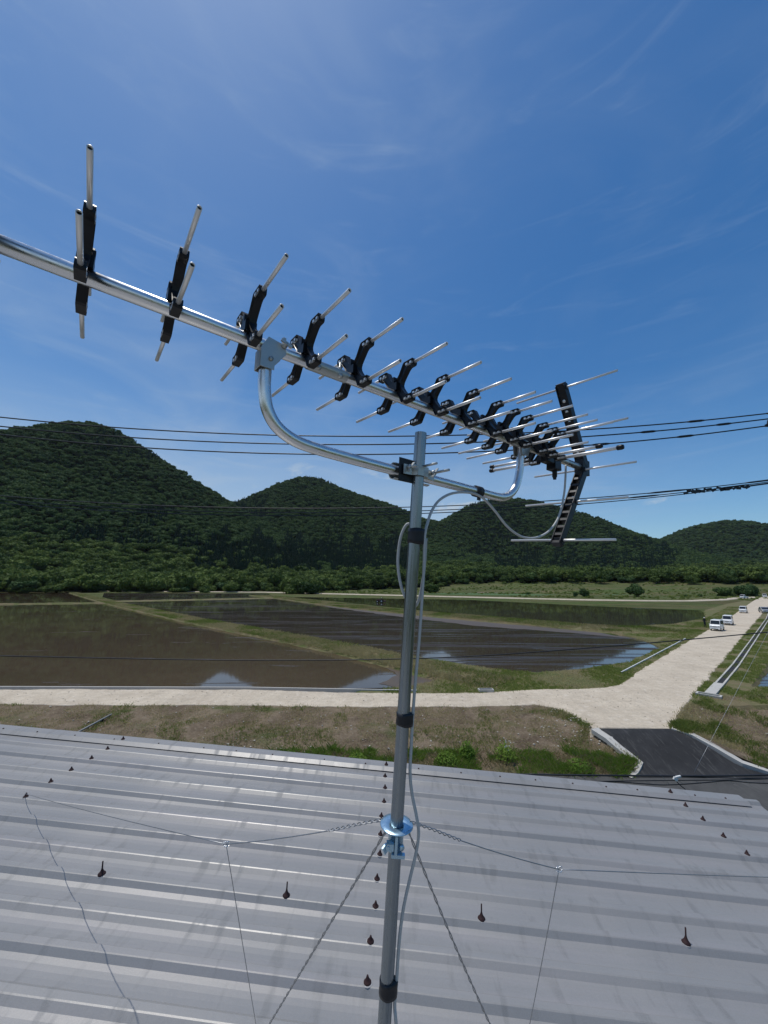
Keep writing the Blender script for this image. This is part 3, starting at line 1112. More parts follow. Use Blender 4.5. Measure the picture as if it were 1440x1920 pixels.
# visibility from the camera neighbourhood
az_bins = np.arange(-63, 63.01, 0.5)
rs = np.arange(250, 2400, 10.0)
AZ, RS = np.meshgrid(np.radians(az_bins), rs, indexing='ij')
EL = np.degrees(np.arctan2(hills_z(RS * np.sin(AZ), RS * np.cos(AZ)) - CAM_H, RS))
RUN = np.maximum.accumulate(EL, axis=1)
bi = np.clip(np.round((pa + 63) / 0.5).astype(int), 0, len(az_bins) - 1)
ri = np.clip(((pr - 250) / 10).astype(int), 0, len(rs) - 1)
el = np.degrees(np.arctan2(pz + 10 - CAM_H, pr))
keep &= el > RUN[bi, ri] - 0.55
pts, pz, pr, pa, el = pts[keep], pz[keep], pr[keep], pa[keep], el[keep]
bz = np.degrees(np.arctan2(pz - CAM_H, pr))
u = RNG.random(len(pts))
wob = 1.1 * np.sin(pa * 1.3) + 0.7 * np.sin(pa * 3.1 + 2)
in1 = (pa > -26) & (pa < 5) & (bz > 0.9 + 0.3 * wob) & (bz < 5.6 + wob) & (pr < 1150)
in2 = (pa > 16) & (pa < 37) & (bz > 1.0) & (bz < 3.8 + wob) & (pr < 1500)
in3 = (pa < -26) & (pa > -40) & (bz > 3.8) & (bz < 5.2 + wob) & (pr < 900)
patch = np.array([noise.noise(Vector((x * 0.007, y * 0.005, 2.0))) for x, y in pts])
is_c = ((patch > 0.30) & (u < 0.55) & (bz > 3)) | (in1 & (u < 0.9)) | (in2 & (u < 0.7)) | (in3 & (u < 0.7))
u2 = RNG.random(len(pts))
lightzone = (~is_c) & (u2 < 0.78) & (bz < np.interp(pa, [-62, -46, -30, -14, -8, 0, 10, 20, 62], [4.2, 4.0, 3.6, 2.2, 0.9, 1.2, 2.2, 1.5, 1.5]))
is_b = (~is_c) & (~lightzone)


def place(mask, name, coll, n, base, var, label, cat, sink=0.0):
    m = mask.sum()
    P = np.stack([pts[mask, 0], pts[mask, 1], pz[mask] - sink], 1)
    s = (base + var * RNG.random(m) ** 1.5) * np.interp(pr[mask], [380, 800, 1300, 2400], [0.95, 0.95, 1.05, 1.15])
    sc = np.stack([s * (0.85 + 0.3 * RNG.random(m)), s * (0.85 + 0.3 * RNG.random(m)), s * (0.8 + 0.45 * RNG.random(m))], 1)
    return scatter(name, P, RNG.random(m) * 6.28, sc, RNG.integers(0, n, m), coll, label, cat)


place(is_b, 'hillside_forest', broad, 5, 0.66, 0.85, 'dense dark green broadleaf forest covering the rounded hills', 'forest', 1.0)
place(is_c, 'cedar_forest', cedar, 3, 0.62, 0.45, 'dark band of narrow cedars along the foot of the hills', 'forest', 0.5)
place(lightzone, 'woodland_edge', light, 5, 0.55, 1.35, 'lighter green bushy woodland at the foot of the hills beside the fields', 'woodland', 0.8)
print('trees', is_b.sum(), is_c.sum(), lightzone.sum())

# rough low scrub over the far meadow
scrub = proto_collection('scrub_proto', [crown_mesh('scrub_clump', 400 + i, 5.0, 6.0, 7, 170, 0.95, M['blade_green'], core=False, bushy=True) for i in range(4)])
nm = 5200
mr_ = np.sqrt(RNG.random(nm) * (455 ** 2 - 205 ** 2) + 205 ** 2)
ma_ = np.radians(-14 + 66 * RNG.random(nm))
mp_ = np.stack([mr_ * np.sin(ma_), mr_ * np.cos(ma_), np.full(nm, -0.5)], 1)
hz_ = hills_z(mp_[:, 0], mp_[:, 1])
mp_[:, 2] = np.maximum(hz_, -0.42) - 0.1
ok = (mr_ < wood_edge(np.degrees(ma_))) & (mp_[:, 1] > 200 - 0.28 * mp_[:, 0] + 38)
ok &= np.array([noise.noise(Vector((x * 0.012, y * 0.03, 4))) + 0.35 * random.random() > 0.10 for x, y, z in mp_])
mp_ = mp_[ok]
ms_ = 0.06 + 0.13 * RNG.random(len(mp_)) ** 2
scatter('meadow_scrub', mp_, RNG.random(len(mp_)) * 6.28, np.stack([ms_ * 1.3, ms_ * 1.3, ms_ * (0.7 + 0.8 * RNG.random(len(mp_)))], 1), RNG.integers(0, 4, len(mp_)), scrub, 'rough low scrub and tall grass over the far meadow', 'scrub')

# single trees and bushes standing in the fields


def field_tree(name, loc, R, H, seed, label, cat='bush', mat='leaf_light', leaves=900, group=None):
    e = empty(name, loc)
    cr_ = crown_mesh('crown', seed, R, H, 12, leaves, 0.055 * (R + H) / 2 + 0.12, M[mat], bushy=True)
    link('crown', cr_, None, e)
    MB().tube([(0, 0, -0.3), (0.03 * R, 0, H * 0.2), (-0.02 * R, 0.03 * R, H * 0.5)], [0.05 * R, 0.045 * R, 0.02 * R], 7).build('trunk', M['bark'], e)
    tag(e, label, cat, group)
    return e


G = -0.42
field_tree('roadside_bush', (-62, 262, G), 11, 12, 41, 'broad leafy bush hiding the left end of the far road bend', leaves=1700)
field_tree('roadside_bush', (-49, 256, G), 8, 8.5, 42, 'lower right half of the leafy thicket on the far road bend', leaves=1200)
field_tree('field_bush', (116, 226, G), 3.2, 6.5, 43, 'upright dark bush between the far road and the green field, left of the round one', mat='leaf')
field_tree('field_bush', (110, 226, G), 1.9, 4.0, 44, 'small bush touching the left side of the upright dark bush', mat='leaf', leaves=500)
field_tree('field_tree', (149, 232, G), 5.4, 8.2, 45, 'round dark tree alone in the green field beyond the far road', 'tree', mat='leaf', leaves=1300)
field_tree('field_tree', (226, 244, G), 7.5, 9.5, 46, 'wide dark tree behind the far pickup at the road end', 'tree', mat='leaf', leaves=1500)
field_tree('field_tree', (213, 246, G), 5, 7.5, 47, 'smaller dark tree on the left of the wide tree at the road end', 'tree', mat='leaf', leaves=900)
field_tree('woodland_tree', (-196, 305, G), 9, 12, 48, 'rounded light green bush at the field edge left of the levee head', leaves=1500)
field_tree('woodland_tree', (-120, 318, 0), 11, 17, 49, 'tall pale green tree in front of the dark cedars', 'tree', leaves=1900)
field_tree('woodland_tree', (-88, 330, 0), 12, 19, 50, 'highest bright green tree at the cedar foot, right of the tall pale one', 'tree', leaves=1900)
field_tree('field_bush', (35, 292, G), 8, 7.5, 51, 'dense low bush just right of the antenna mast at the field edge', leaves=1200)
field_tree('field_bush', (22, 288, G), 6, 5.5, 52, 'low bush half hidden behind the antenna mast', leaves=900)
for i, (x, y, r) in enumerate(((96, 262, 1.8), (132, 262, 1.6), (178, 232, 1.5), (192, 238, 1.7))):
    field_tree('weed_bush', (x, y, G), r, r * 1.2, 60 + i, ['tiny bush in the crop field left of the round dark tree', 'tiny bush between the upright bush and the round dark tree',
               'tiny bush right of the round dark tree', 'second tiny bush right of the round dark tree'][i], mat='leaf', leaves=260)

# ------------------------------------------------------------------ grass


def grass(name, P, h, spread, per, mat, label, width=0.012, cat='grass'):
    """P: tuft roots (n,3); per blades each"""
    n = len(P)
    P = np.repeat(P, per, 0) + np.concatenate([RNG.normal(size=(n * per, 2)) * spread, np.zeros((n * per, 1))], 1)
    hh = np.repeat(h, per) * (0.5 + 0.8 * RNG.random(n * per))
    a = RNG.random(n * per) * 2 * np.pi
    lean = 0.25 + 1.0 * RNG.random(n * per)
    d = np.stack([np.cos(a), np.sin(a), 0 * a], 1)
    s = np.stack([-np.sin(a), np.cos(a), 0 * a], 1)
    w = width * (0.6 + 0.9 * RNG.random(n * per))[:, None]
    tip = P + d * (hh * lean)[:, None] + np.array([0, 0, 1]) * hh[:, None]
    mid = P + d * (hh * lean * 0.35)[:, None] + np.array([0, 0, 0.55]) * hh[:, None]
    V = np.stack([P - s * w, P + s * w, mid + s * w * 0.8, tip, mid - s * w * 0.8], 1).reshape(-1, 3)
    F = np.arange(n * per * 5).reshape(-1, 5)
    o = link(name, np_mesh(name, V, F), M[mat])
    return tag(o, label, cat, kind='stuff')


def grid_sample(G3, n, w_lo, w_hi, t_lo=0.0, t_hi=1.0):
    nu, nv, _ = G3.shape
    t = t_lo + (t_hi - t_lo) * RNG.random(n)
    w = w_lo + (w_hi - w_lo) * RNG.random(n)
    return G3[np.clip((t * nu).astype(int), 0, nu - 1), np.clip((w * nv).astype(int), 0, nv - 1)] + np.concatenate([RNG.normal(size=(n, 2)) * 0.12, np.zeros((n, 1))], 1)


def nmask(P, sc, thr, off=0.0):
    return np.array([noise.noise(Vector((x * sc + off, y * sc, off))) > thr for x, y, z in P])


def path_sample(path, n, w, z):
    P = [np.array(p[:2]) for p in path]
    seg = np.array([np.linalg.norm(b - a) / (30 + np.linalg.norm((a + b) / 2)) for a, b in zip(P, P[1:])])
    pick = RNG.choice(len(seg), n, p=seg / seg.sum())
    t = RNG.random(n)
    A, B = np.array(P)[pick], np.array(P)[pick + 1]
    d = (B - A) / np.linalg.norm(B - A, axis=1)[:, None]
    nr = np.stack([-d[:, 1], d[:, 0]], 1)
    q = A + (B - A) * t[:, None] + nr * ((RNG.random(n) * 2 - 1) * w)[:, None]
    return np.concatenate([q, np.full((n, 1), z)], 1)


BL, BR = BANK_PTS[11], BANK_PTS[23]
# green strip at the foot of the bank
p = grid_sample(BL, 15000, 0.70, 0.99, 0.25, 1.0)
p = p[((p[:, 0] > -6) & nmask(p, 0.7, -0.05, 6.0)) | nmask(p, 0.5, 0.15)]
grass('foot_grass', p, 0.10 + 0.22 * RNG.random(len(p)) * np.array([0.6 + 0.9 * max(0, noise.noise(Vector((x * 0.6, 3, 1))) + 0.3) for x, y, z in p]), 0.06, 4, 'weed', 'lush green grass along the foot of the brown bank', 0.010)
p = grid_sample(BL, 5000, 0.74, 0.99, 0.3, 1.0)
grass('foot_straw', p, 0.10 + 0.16 * RNG.random(len(p)), 0.08, 3, 'blade_dry', 'yellowed grass stalks among the green strip at the bank foot', 0.008)
p = grid_sample(BL, 15000, 0.02, 0.70)
p = p[nmask(p, 0.45, 0.12, 7.0)]
grass('bank_grass', p, 0.05 + 0.10 * RNG.random(len(p)), 0.08, 4, 'blade_green', 'thin green tufts scattered over the brown bank left of the ramp', 0.009)
p = grid_sample(BL, 20000, 0.02, 0.75)
p = p[nmask(p, 0.8, -0.15, 3.0)]
grass('bank_straw', p, 0.04 + 0.08 * RNG.random(len(p)), 0.10, 4, 'blade_dry', 'dry straw and dead grass on the brown bank left of the ramp', 0.009)
p = grid_sample(BR, 9000, 0.05, 0.98)
p = p[nmask(p, 0.35, 0.05, 2.0) | (p[:, 2] < -0.85)]
grass('bank_grass', p, 0.08 + 0.16 * RNG.random(len(p)), 0.08, 4, 'blade_green', 'green grass patches on the bank right of the asphalt ramp', 0.012)
p = grid_sample(BR, 9000, 0.0, 0.85)
grass('bank_straw', p, 0.05 + 0.09 * RNG.random(len(p)), 0.10, 3, 'blade_dry', 'dry straw on the bank right of the asphalt ramp', 0.010)


def in_poly(P, poly):
    x, y = P[:, 0], P[:, 1]
    c = np.zeros(len(P), bool)
    n = len(poly)
    for i in range(n):
        (x1, y1), (x2, y2) = poly[i], poly[(i + 1) % n]
        k = ((y1 > y) != (y2 > y)) & (x < (x2 - x1) * (y - y1) / (y2 - y1 + 1e-9) + x1)
        c ^= k
    return c


for path, w, n_, lab in ((LEV_AB, 2.3, 34000, 'the long levee between the two nearest paddies'), (LEV_C, 4.3, 30000, 'the wide levee in front of the green tinted paddy')):
    p = path_sample(path, n_, w, -0.06)
    g = np.array([noise.noise(Vector((x * 0.16 + 5, y * 0.16, 5))) + 0.55 * (random.random() - 0.5) > 0.08 for x, y, z in p])
    dist = np.hypot(p[:, 0], p[:, 1])
    grass('levee_grass', p[g], (0.14 + 0.20 * RNG.random(g.sum())), 0.10, 3, 'blade_green', 'green grass growing on ' + lab, 0.022)
    grass('levee_straw', p[~g], (0.14 + 0.18 * RNG.random((~g).sum())), 0.10, 3, 'blade_dry', 'straw coloured grass on ' + lab, 0.022)
q = np.concatenate([RNG.random((20000, 1)) * 22, 29 + RNG.random((20000, 1)) * 16, np.full((20000, 1), -0.05)], 1)
q2 = path_sample([(21, 36.0), (30, 44.8), (42, 56.4), (57, 71), (82, 96), (118, 132)], 12000, 2.2, -0.05)
q3 = path_sample([(37, 62), (42, 66), (50, 70), (56, 74), (75, 90)], 7000, 4.5, -0.05)
p = np.concatenate([q, q2, q3])
p = p[in_poly(p, VERGE) & ~in_poly(p, ROAD)]
g = np.array([noise.noise(Vector((x * 0.22 + 1, y * 0.22, 1))) + 0.5 * (random.random() - 0.5) > -0.08 for x, y, z in p])
grass('verge_grass', p[g], 0.07 + 0.11 * RNG.random(g.sum()), 0.09, 4, 'blade_green', 'green grass on the verge between paddies and gravel road', 0.018)
grass('verge_straw', p[~g], 0.05 + 0.08 * RNG.random((~g).sum()), 0.10, 3, 'blade_dry', 'dry grass on the corner verge by the road junction', 0.018)
q = path_sample([(22.5, 28.3), (27.5, 32.5), (36, 40.3), (55, 58.6), (86, 89)], 15000, 2.6, -0.05)
p = q[in_poly(q, VERGE_R) & ~in_poly(q, ROAD)]
g = nmask(p, 0.3, -0.15, 9.0)
grass('verge_grass', p[g], 0.07 + 0.10 * RNG.random(g.sum()), 0.09, 4, 'blade_green', 'green grass on both sides of the concrete drain', 0.018)

# taller weeds at the bank foot, countable


def weed_clump(loc, R, H, seed, label, n=420, mat='weed'):
    rg = np.random.default_rng(seed)
    a = rg.random(n) * 2 * np.pi
    q = np.sqrt(rg.random(n)) * R
    z = H * (1 - (q / R) ** 2 * 0.6) * (0.15 + 0.85 * rg.random(n))
    C = np.stack([q * np.cos(a), q * np.sin(a), z], 1)
    Nn = np.stack([np.cos(a) * 0.6, np.sin(a) * 0.6, 0.8 + 0 * a], 1) + 0.5 * rg.normal(size=(n, 3))
    Nn /= np.linalg.norm(Nn, axis=1)[:, None]
    T = np.cross(Nn, rg.normal(size=(n, 3)))
    T /= np.linalg.norm(T, axis=1)[:, None]
    B = np.cross(Nn, T)
    s = (0.045 + 0.05 * rg.random(n))[:, None]
    V = np.stack([C - T * s, C - B * s * 0.45, C + T * s, C + B * s * 0.45], 1).reshape(-1, 3)
    e = empty('weed_clump', loc)
    link('leaves', np_mesh('leaves', V, np.arange(n * 4).reshape(-1, 4)), M[mat], e)
    mb = MB()
    for i in range(9):
        b = rg.random() * 6.28
        mb.tube([(0, 0, -0.05), (0.5 * R * math.cos(b), 0.5 * R * math.sin(b), 0.55 * H), (0.7 * R * math.cos(b), 0.7 * R * math.sin(b), 0.9 * H)], 0.007, 5)
    mb.build('stems', M['weed'], e)
    return tag(e, label, 'weed', 'weeds along the foot of the bank')


for x, y, R, H, sd, lb in ((-4.6, 20.9, 0.75, 0.6, 1, 'wide bright green weed clump left of the mast by the roof edge'),
                           (-1.3, 20.9, 0.55, 0.6, 2, 'bright green weed clump just left of the mast at the bank foot'),
                           (3.2, 21.1, 0.6, 0.55, 3, 'low dark weed clump right of the mast at the bank foot'),
                           (4.3, 21.6, 0.4, 0.8, 4, 'bluish weed rising behind the low dark clump'),
                           (6.2, 21.3, 0.5, 1.0, 5, 'tallest weed clump with pale flowers at the bank foot'),
                           (9.6, 20.7, 0.7, 0.4, 6, 'low weed clump nearest the left kerb of the ramp'),
                           (-17.8, 22.9, 0.8, 0.4, 7, 'green weed patch far left above the roof edge')):
    weed_clump((x, y, -0.97 if y < 21.5 else -0.85), R, H, sd, lb)
mb = MB()
for i in range(16):
    a = random.random() * 6.28
    q = 0.35 * random.random()
    mb.box((6.2 + q * math.cos(a), 21.3 + q * math.sin(a), -0.97 + 0.5 + 0.55 * random.random()), (0.035, 0.035, 0.03))
fl = mb.build('weed_flowers', M['white_cloth'])
tag(fl, 'tiny pale flowers on the tallest weed at the bank foot', 'flowers', kind='stuff')

# pebbles and clods on the bank
pv, pf = [], []
P = np.concatenate([grid_sample(BL, 900, 0.02, 0.75, 0.2, 1.0), grid_sample(BL, 260, 0.62, 0.74, 0.4, 0.85), grid_sample(BL, 300, 0.0, 0.6, 0.85, 1.0), grid_sample(BR, 260, 0.0, 0.7)])
ico = bmesh.new()
bmesh.ops.create_icosphere(ico, subdivisions=1, radius=1)
ico.verts.index_update()
iv = np.array([v.co for v in ico.verts])
jf = np.array([[v.index for v in f.verts] for f in ico.faces])
ico.free()
for i, q in enumerate(P):
    s = (0.018 + 0.05 * random.random() ** 3) * np.array([1, 0.6 + 0.6 * random.random(), 0.7])
    pv.append(iv * s * (1 + 0.2 * RNG.normal(size=(len(iv), 1))) + q)
    pf.append(jf + i * len(iv))
tag(link('bank_pebbles', np_mesh('bank_pebbles', np.concatenate(pv), np.concatenate(pf)), M['pebble']), 'pale pebbles and clods scattered over the brown banks', 'pebbles', kind='stuff')

pv, pf = [], []
rp = np.concatenate([np.stack([-28 + 48 * RNG.random(520), 26.7 + 4.0 * RNG.random(520)], 1), path_sample([(14, 25), (17, 29), (26, 38), (45, 57)], 420, 3.0, 0)[:, :2]])
kk = 0
for q in rp[in_poly(rp, ROAD)]:
    sz_ = (0.015 + 0.04 * random.random() ** 4) * np.array([1, 0.6 + 0.6 * random.random(), 0.6])
    pv.append(iv * sz_ * (1 + 0.2 * RNG.normal(size=(len(iv), 1))) + np.array([q[0], q[1], 0.008]))
    pf.append(jf + kk * len(iv))
    kk += 1
k = Mat('road_stone')
k.put('Base Color', (0.35, 0.305, 0.24, 1)).put('Roughness', 0.95)
tag(link('road_stones', np_mesh('road_stones', np.concatenate(pv), np.concatenate(pf)), k.m), 'loose dark stones scattered over the gravel road', 'stones', kind='stuff')

# ------------------------------------------------------------------ concrete drain, kerb strips, small concrete things
e = empty('drain_channel', (23.4, 29.5, 0))
tag(e, 'straight concrete drain channel with raised rims right of the gravel road', 'drain')
dp = [(0, 0), (3.5, 3.2), (11.4, 10.5), (26.6, 25.0), (63.9, 60.7), (120, 116)]
d0 = Vector((3.5, 3.2, 0)).normalized()
perp = Vector((-d0.y, d0.x, 0))
for off in (-0.24, 0.24):
    o = ribbon('rim', [(p[0] + perp.x * off, p[1] + perp.y * off, 0) for p in dp[1:]], [(-0.06, -0.3), (-0.06, 0.07), (0.06, 0.07), (0.06, -0.3)], M['concrete'], 2.0, smooth=False)
    o.parent = e
o = ribbon('channel_bed', [(p[0], p[1], 0) for p in dp[1:]], [(-0.19, 0.01), (0.19, 0.01)], M['asphalt_new'], 2.0, smooth=False)
o.parent = e
o = ribbon('cover_slab', [(0.35, 0.32, 0), (3.5, 3.2, 0)], [(-0.32, -0.2), (-0.32, 0.10), (0.32, 0.10), (0.32, -0.2)], M['concrete'], 0.5, smooth=False)
o.parent = e
rot = Matrix.Rotation(math.atan2(d0.y, d0.x), 3, 'Z')
mb = MB()
for cx, cy, sx, sy in ((0, 0.66, 0.62, 0.12), (0, -0.66, 0.62, 0.12), (-0.25, 0, 0.12, 1.2), (0.25, 0, 0.12, 1.2)):
    mb.box(rot @ Vector((cx, cy, 0.0)), (sx, sy, 0.24), rot)
mb.build('catch_basin', M['concrete'], e)

o = ribbon('edge_strip', [(21.3, 36.4), (43.5, 57.7)], [(-0.04, -0.2), (-0.04, 0.11), (0.04, 0.11), (0.04, -0.2)], M['white_plastic'], 3, smooth=False)
tag(o, 'long thin white edging strip on the grass verge left of the main gravel road', 'edging')
o = ribbon('edge_strip', [(-70, 30.75), (-28, 30.95), (-10, 31.05), (2.5, 30.45)], [(-0.07, -0.3), (-0.07, 0.06), (0.07, 0.06), (0.07, -0.3)], M['concrete'], 3, smooth=False)
tag(o, 'thin concrete edging between the nearest paddy and the gravel road', 'edging')
e = empty('water_inlet', (7.6, 30.35, -0.03), 0.05)
tag(e, 'small white concrete inlet box beside the gravel road edge', 'inlet')
mb = MB()
for cx, cy, sx, sy in ((0, 0.2, 1.1, 0.07), (0, -0.2, 1.1, 0.07), (-0.52, 0, 0.07, 0.34), (0.52, 0, 0.07, 0.34)):
    mb.box((cx, cy, 0.08), (sx, sy, 0.26))
mb.build('box_rim', M['concrete'], e)
MB().box((0, 0, 0.02), (0.96, 0.32, 0.06)).build('box_bed', M['asphalt_old'], e)

# steel pipe post leaning over the bank
e = empty('bank_pipe', (-16.9, 25.2, -0.5))
tag(e, 'grey steel pipe lying aslant on a dark post against the bank', 'pipe')
MB().tube([(-0.35, -2.4, 0.0), (0.15, 0.35, 0.35)], 0.055, 10).build('pipe', M['pipe_grey'], e)
MB().bar((-0.05, -0.3, -0.45), (0.05, -0.25, 0.30), 0.14, 0.14).build('post', M['black_plastic'], e)

# ------------------------------------------------------------------ roof building
ROOF_O = Vector((0, 0, CAM_H - 1.5))
yaw, sx_, sy_ = -0.0472, -0.0633, 0.0105
exv = Vector((math.cos(yaw), math.sin(yaw), sx_))
eyv = Vector((-math.sin(yaw), math.cos(yaw), sy_))
exn = exv.normalized()
ezn = exv.cross(eyv).normalized()
eyn = ezn.cross(exn)
ROOF_M = Matrix(((exn.x, eyn.x, ezn.x, ROOF_O.x), (exn.y, eyn.y, ezn.y, ROOF_O.y), (exn.z, eyn.z, ezn.z, ROOF_O.z), (0, 0, 0, 1)))
house = empty('metal_roof_building', mat=ROOF_M)
tag(house, 'building with a weathered grey corrugated metal roof in the foreground', 'building')
PITCHR, V0 = 0.1658, 3.3517
U0, U1 = -7.0, 2.66


def rib_profile(i):
    """cross points of rib i, from far to near, about its crest"""
    vc = V0 - PITCHR * i
    if i % 2 == 0:
        return [(vc + 0.034, 0.0), (vc + 0.0165, 0.0185), (vc + 0.0125, 0.0205), (vc - 0.0115, 0.0205), (vc - 0.015, 0.0185), (vc - 0.032, 0.0005)]
    return [(vc + 0.037, 0.0), (vc + 0.0175, 0.0150), (vc + 0.013, 0.0170), (vc - 0.0125, 0.0170), (vc - 0.017, 0.0150), (vc - 0.037, 0.0005)]


def sheet(i0, i1, lift):
    prof = []
    for i in range(i0, i1 + 1):
        rp = rib_profile(i)
        if i == i0 and i0 > 0:
            rp = rp[2:]
        prof += [(a, b + (lift if i == i0 else 0.0)) for a, b in rp]
        if i < i1:
            a0_, a1_ = rp[-1][0], rib_profile(i + 1)[0][0]
            for kk in (0.25, 0.5, 0.75):
                prof.append((a0_ + (a1_ - a0_) * kk, -0.0040 * math.sin(math.pi * kk)))
    nu = 70
    V, F = [], []
    m = len(prof)
    for j in range(nu):
        uu = U0 + (U1 - U0) * j / (nu - 1)
        for (vv, zz) in prof:
            wz = 0.0016 * noise.noise(Vector((uu * 1.6, vv * 2.0, i0))) + 0.0008 * noise.noise(Vector((uu * 5, vv * 4, i0)))
            V.append((uu, vv + 0.0015 * noise.noise(Vector((uu * 1.1, i0, vv))), zz + wz))
    for j in range(nu - 1):
        for kk in range(m - 1):
            F.append((j * m + kk, j * m + kk + 1, (j + 1) * m + kk + 1, (j + 1) * m + kk))
    me = np_mesh('roof_sheet', V, [f[::-1] for f in F])
    o = link('roof_sheet', me, M['roof'], house)
    md = o.modifiers.new('thick', 'SOLIDIFY')
    md.thickness = 0.0012
    md.offset = -1
    return o


for k0 in range(0, 40, 4):
    sheet(k0, k0 + 4, 0.0022)

# verge flashing in lapped lengths, with screws
for a, b, dz in ((-7.0, -2.9, 0.0), (-2.92, -0.55, 0.0018), (-0.57, 2.57, 0.0)):
    mb = MB()
    pr_ = [(3.296, 0.0045), (3.2945, 0.0055), (3.325, 0.0240 + dz), (3.405, 0.0260 + dz), (3.412, 0.0245 + dz), (3.412, -0.10), (3.409, -0.10), (3.409, 0.0230 + dz), (3.326, 0.0222 + dz)]
    mb.prism(pr_, 0, a, b)
    mb.build('verge_flashing', M['roof'], house)
mb = MB()
for i in range(24):
    pass
scr = MB().lathe([(0.0, 0.006), (0.004, 0.006), (0.0055, 0.003), (0.007, 0.0)], 8).mesh('flashing_screw')
for u_ in (-3.35, -3.05, -2.72, -2.38, -2.0, -1.62, -1.35, -1.05, -0.63, -0.3, 0.12, 0.45, 0.75, 1.02, 1.3, 1.55, 1.78, 2.2, 2.42):
    o = link('flashing_screw', scr, M['rust'], house)
    o.location = (u_, 3.338, 0.0243)

bolt = MB().lathe([(0.0145, 0.0), (0.0145, 0.004), (0.011, 0.006), (0.0075, 0.012), (0.0045, 0.019), (0.003, 0.024), (0.0, 0.0245)], 12).mesh('roof_bolt')
bolt.materials.append(M['rust'])
seal = MB().lathe([(0.0, 0.0012), (0.0175, 0.0012), (0.0190, 0.0002), (0.0190, -0.002)], 14).mesh('seal_washer')
seal.materials.append(M['seal'])
bolt_long = MB().lathe([(0.017, 0.0), (0.017, 0.005), (0.012, 0.010), (0.0075, 0.016), (0.0045, 0.024), (0.0032, 0.030), (0.0030, 0.058), (0.0, 0.059)], 12).mesh('roof_bolt')
bolt_long.materials.append(M['rust'])
for row, cnt in ((-2.3154, 16), (-0.1343, 16), (2.0282, 16), (-4.5, 16)):
    for i in range(0, cnt):
        if row in (-2.3154, 2.0282, -4.5) and i > 5 and i % 2:
            continue
        if row != -0.1343 and i > 5 and i < 12:
            continue
        o = link('roof_bolt', bolt, None, house)
        o.location = (row + 0.006 * random.uniform(-1, 1), V0 - PITCHR * i, (0.0205 if i % 2 == 0 else 0.0170) + (0.0045 if i == 0 else 0))
        o.rotation_euler = (random.uniform(-.08, .08), random.uniform(-.08, .08), random.random() * 6)
        if i > 4:
            link('seal_washer', seal, None, o)
for u_ in (-1.4272, -0.5404, 0.3449, 1.2196, -2.33, 2.1, -3.2):
    o = link('roof_bolt', bolt_long, None, house)
    o.location = (u_, V0 - PITCHR * 8, 0.0205)
    o.rotation_euler = (random.uniform(-.08, .08), random.uniform(-.12, .12), random.random() * 6)
    link('seal_washer', seal, None, o)

HW = Matrix.Rotation(yaw, 4, 'Z')
inv = ROOF_M.inverted()


def house_box(name, lo, hi, mat):
    """box given in the building's plan frame, world heights"""
    mb = MB()
    x0, y0, z0 = lo
    x1, y1, z1 = hi
    vs = []
    for x, y, z in ((x0, y0, z0), (x1, y0, z0), (x1, y1, z0), (x0, y1, z0), (x0, y0, None), (x1, y0, None), (x1, y1, None), (x0, y1, None)):
        p = HW @ Vector((x, y, 0))
        zz = z if z is not None else (CAM_H - 1.5) + sx_ * x + sy_ * y + z1
        vs.append(inv @ Vector((p.x, p.y, zz)))
    mb.add(vs, [(0, 3, 2, 1), (4, 5, 6, 7), (0, 1, 5, 4), (1, 2, 6, 5), (2, 3, 7, 6), (3, 0, 4, 7)])
    return mb.build(name, mat, house)


house_box('wall', (-6.9, 3.27, -1.3), (2.35, 3.37, -0.02), M['wall'])
house_box('wall', (2.25, -3.2, -1.3), (2.35, 3.265, -0.02), M['wall'])
house_box('wall', (-6.9, -3.2, -1.3), (-6.8, 3.265, -0.02), M['wall'])
house_box('wall', (-6.795, -3.2, -1.3), (2.245, -3.1, -0.02), M['wall'])

# ------------------------------------------------------------------ mast
MT = Vector((0.09196, 0.91930, 8.36812))
MAX = Vector((-0.06604336, 0.06693288, -0.99556932)).normalized()
MFOOT = MT + MAX * 1.835
MR = 0.0146


def on_mast(s):
    return MT + MAX * s


up = -MAX
mx = Vector((1, 0, 0))
mx = (mx - up * mx.dot(up)).normalized()
my = up.cross(mx)
MAST_M = Matrix(((mx.x, my.x, up.x, MFOOT.x), (mx.y, my.y, up.y, MFOOT.y), (mx.z, my.z, up.z, MFOOT.z), (0, 0, 0, 1)))
mast = empty('antenna_mast', mat=MAST_M)
tag(mast, 'slightly leaning fluted steel mast standing in the middle of the roof', 'mast')
LM = 1.835
mb = MB()
NF = 72


def flute(kk):
    a = 2 * math.pi * kk / NF
    return -0.030 * max(0, math.cos(a * 12)) ** 6


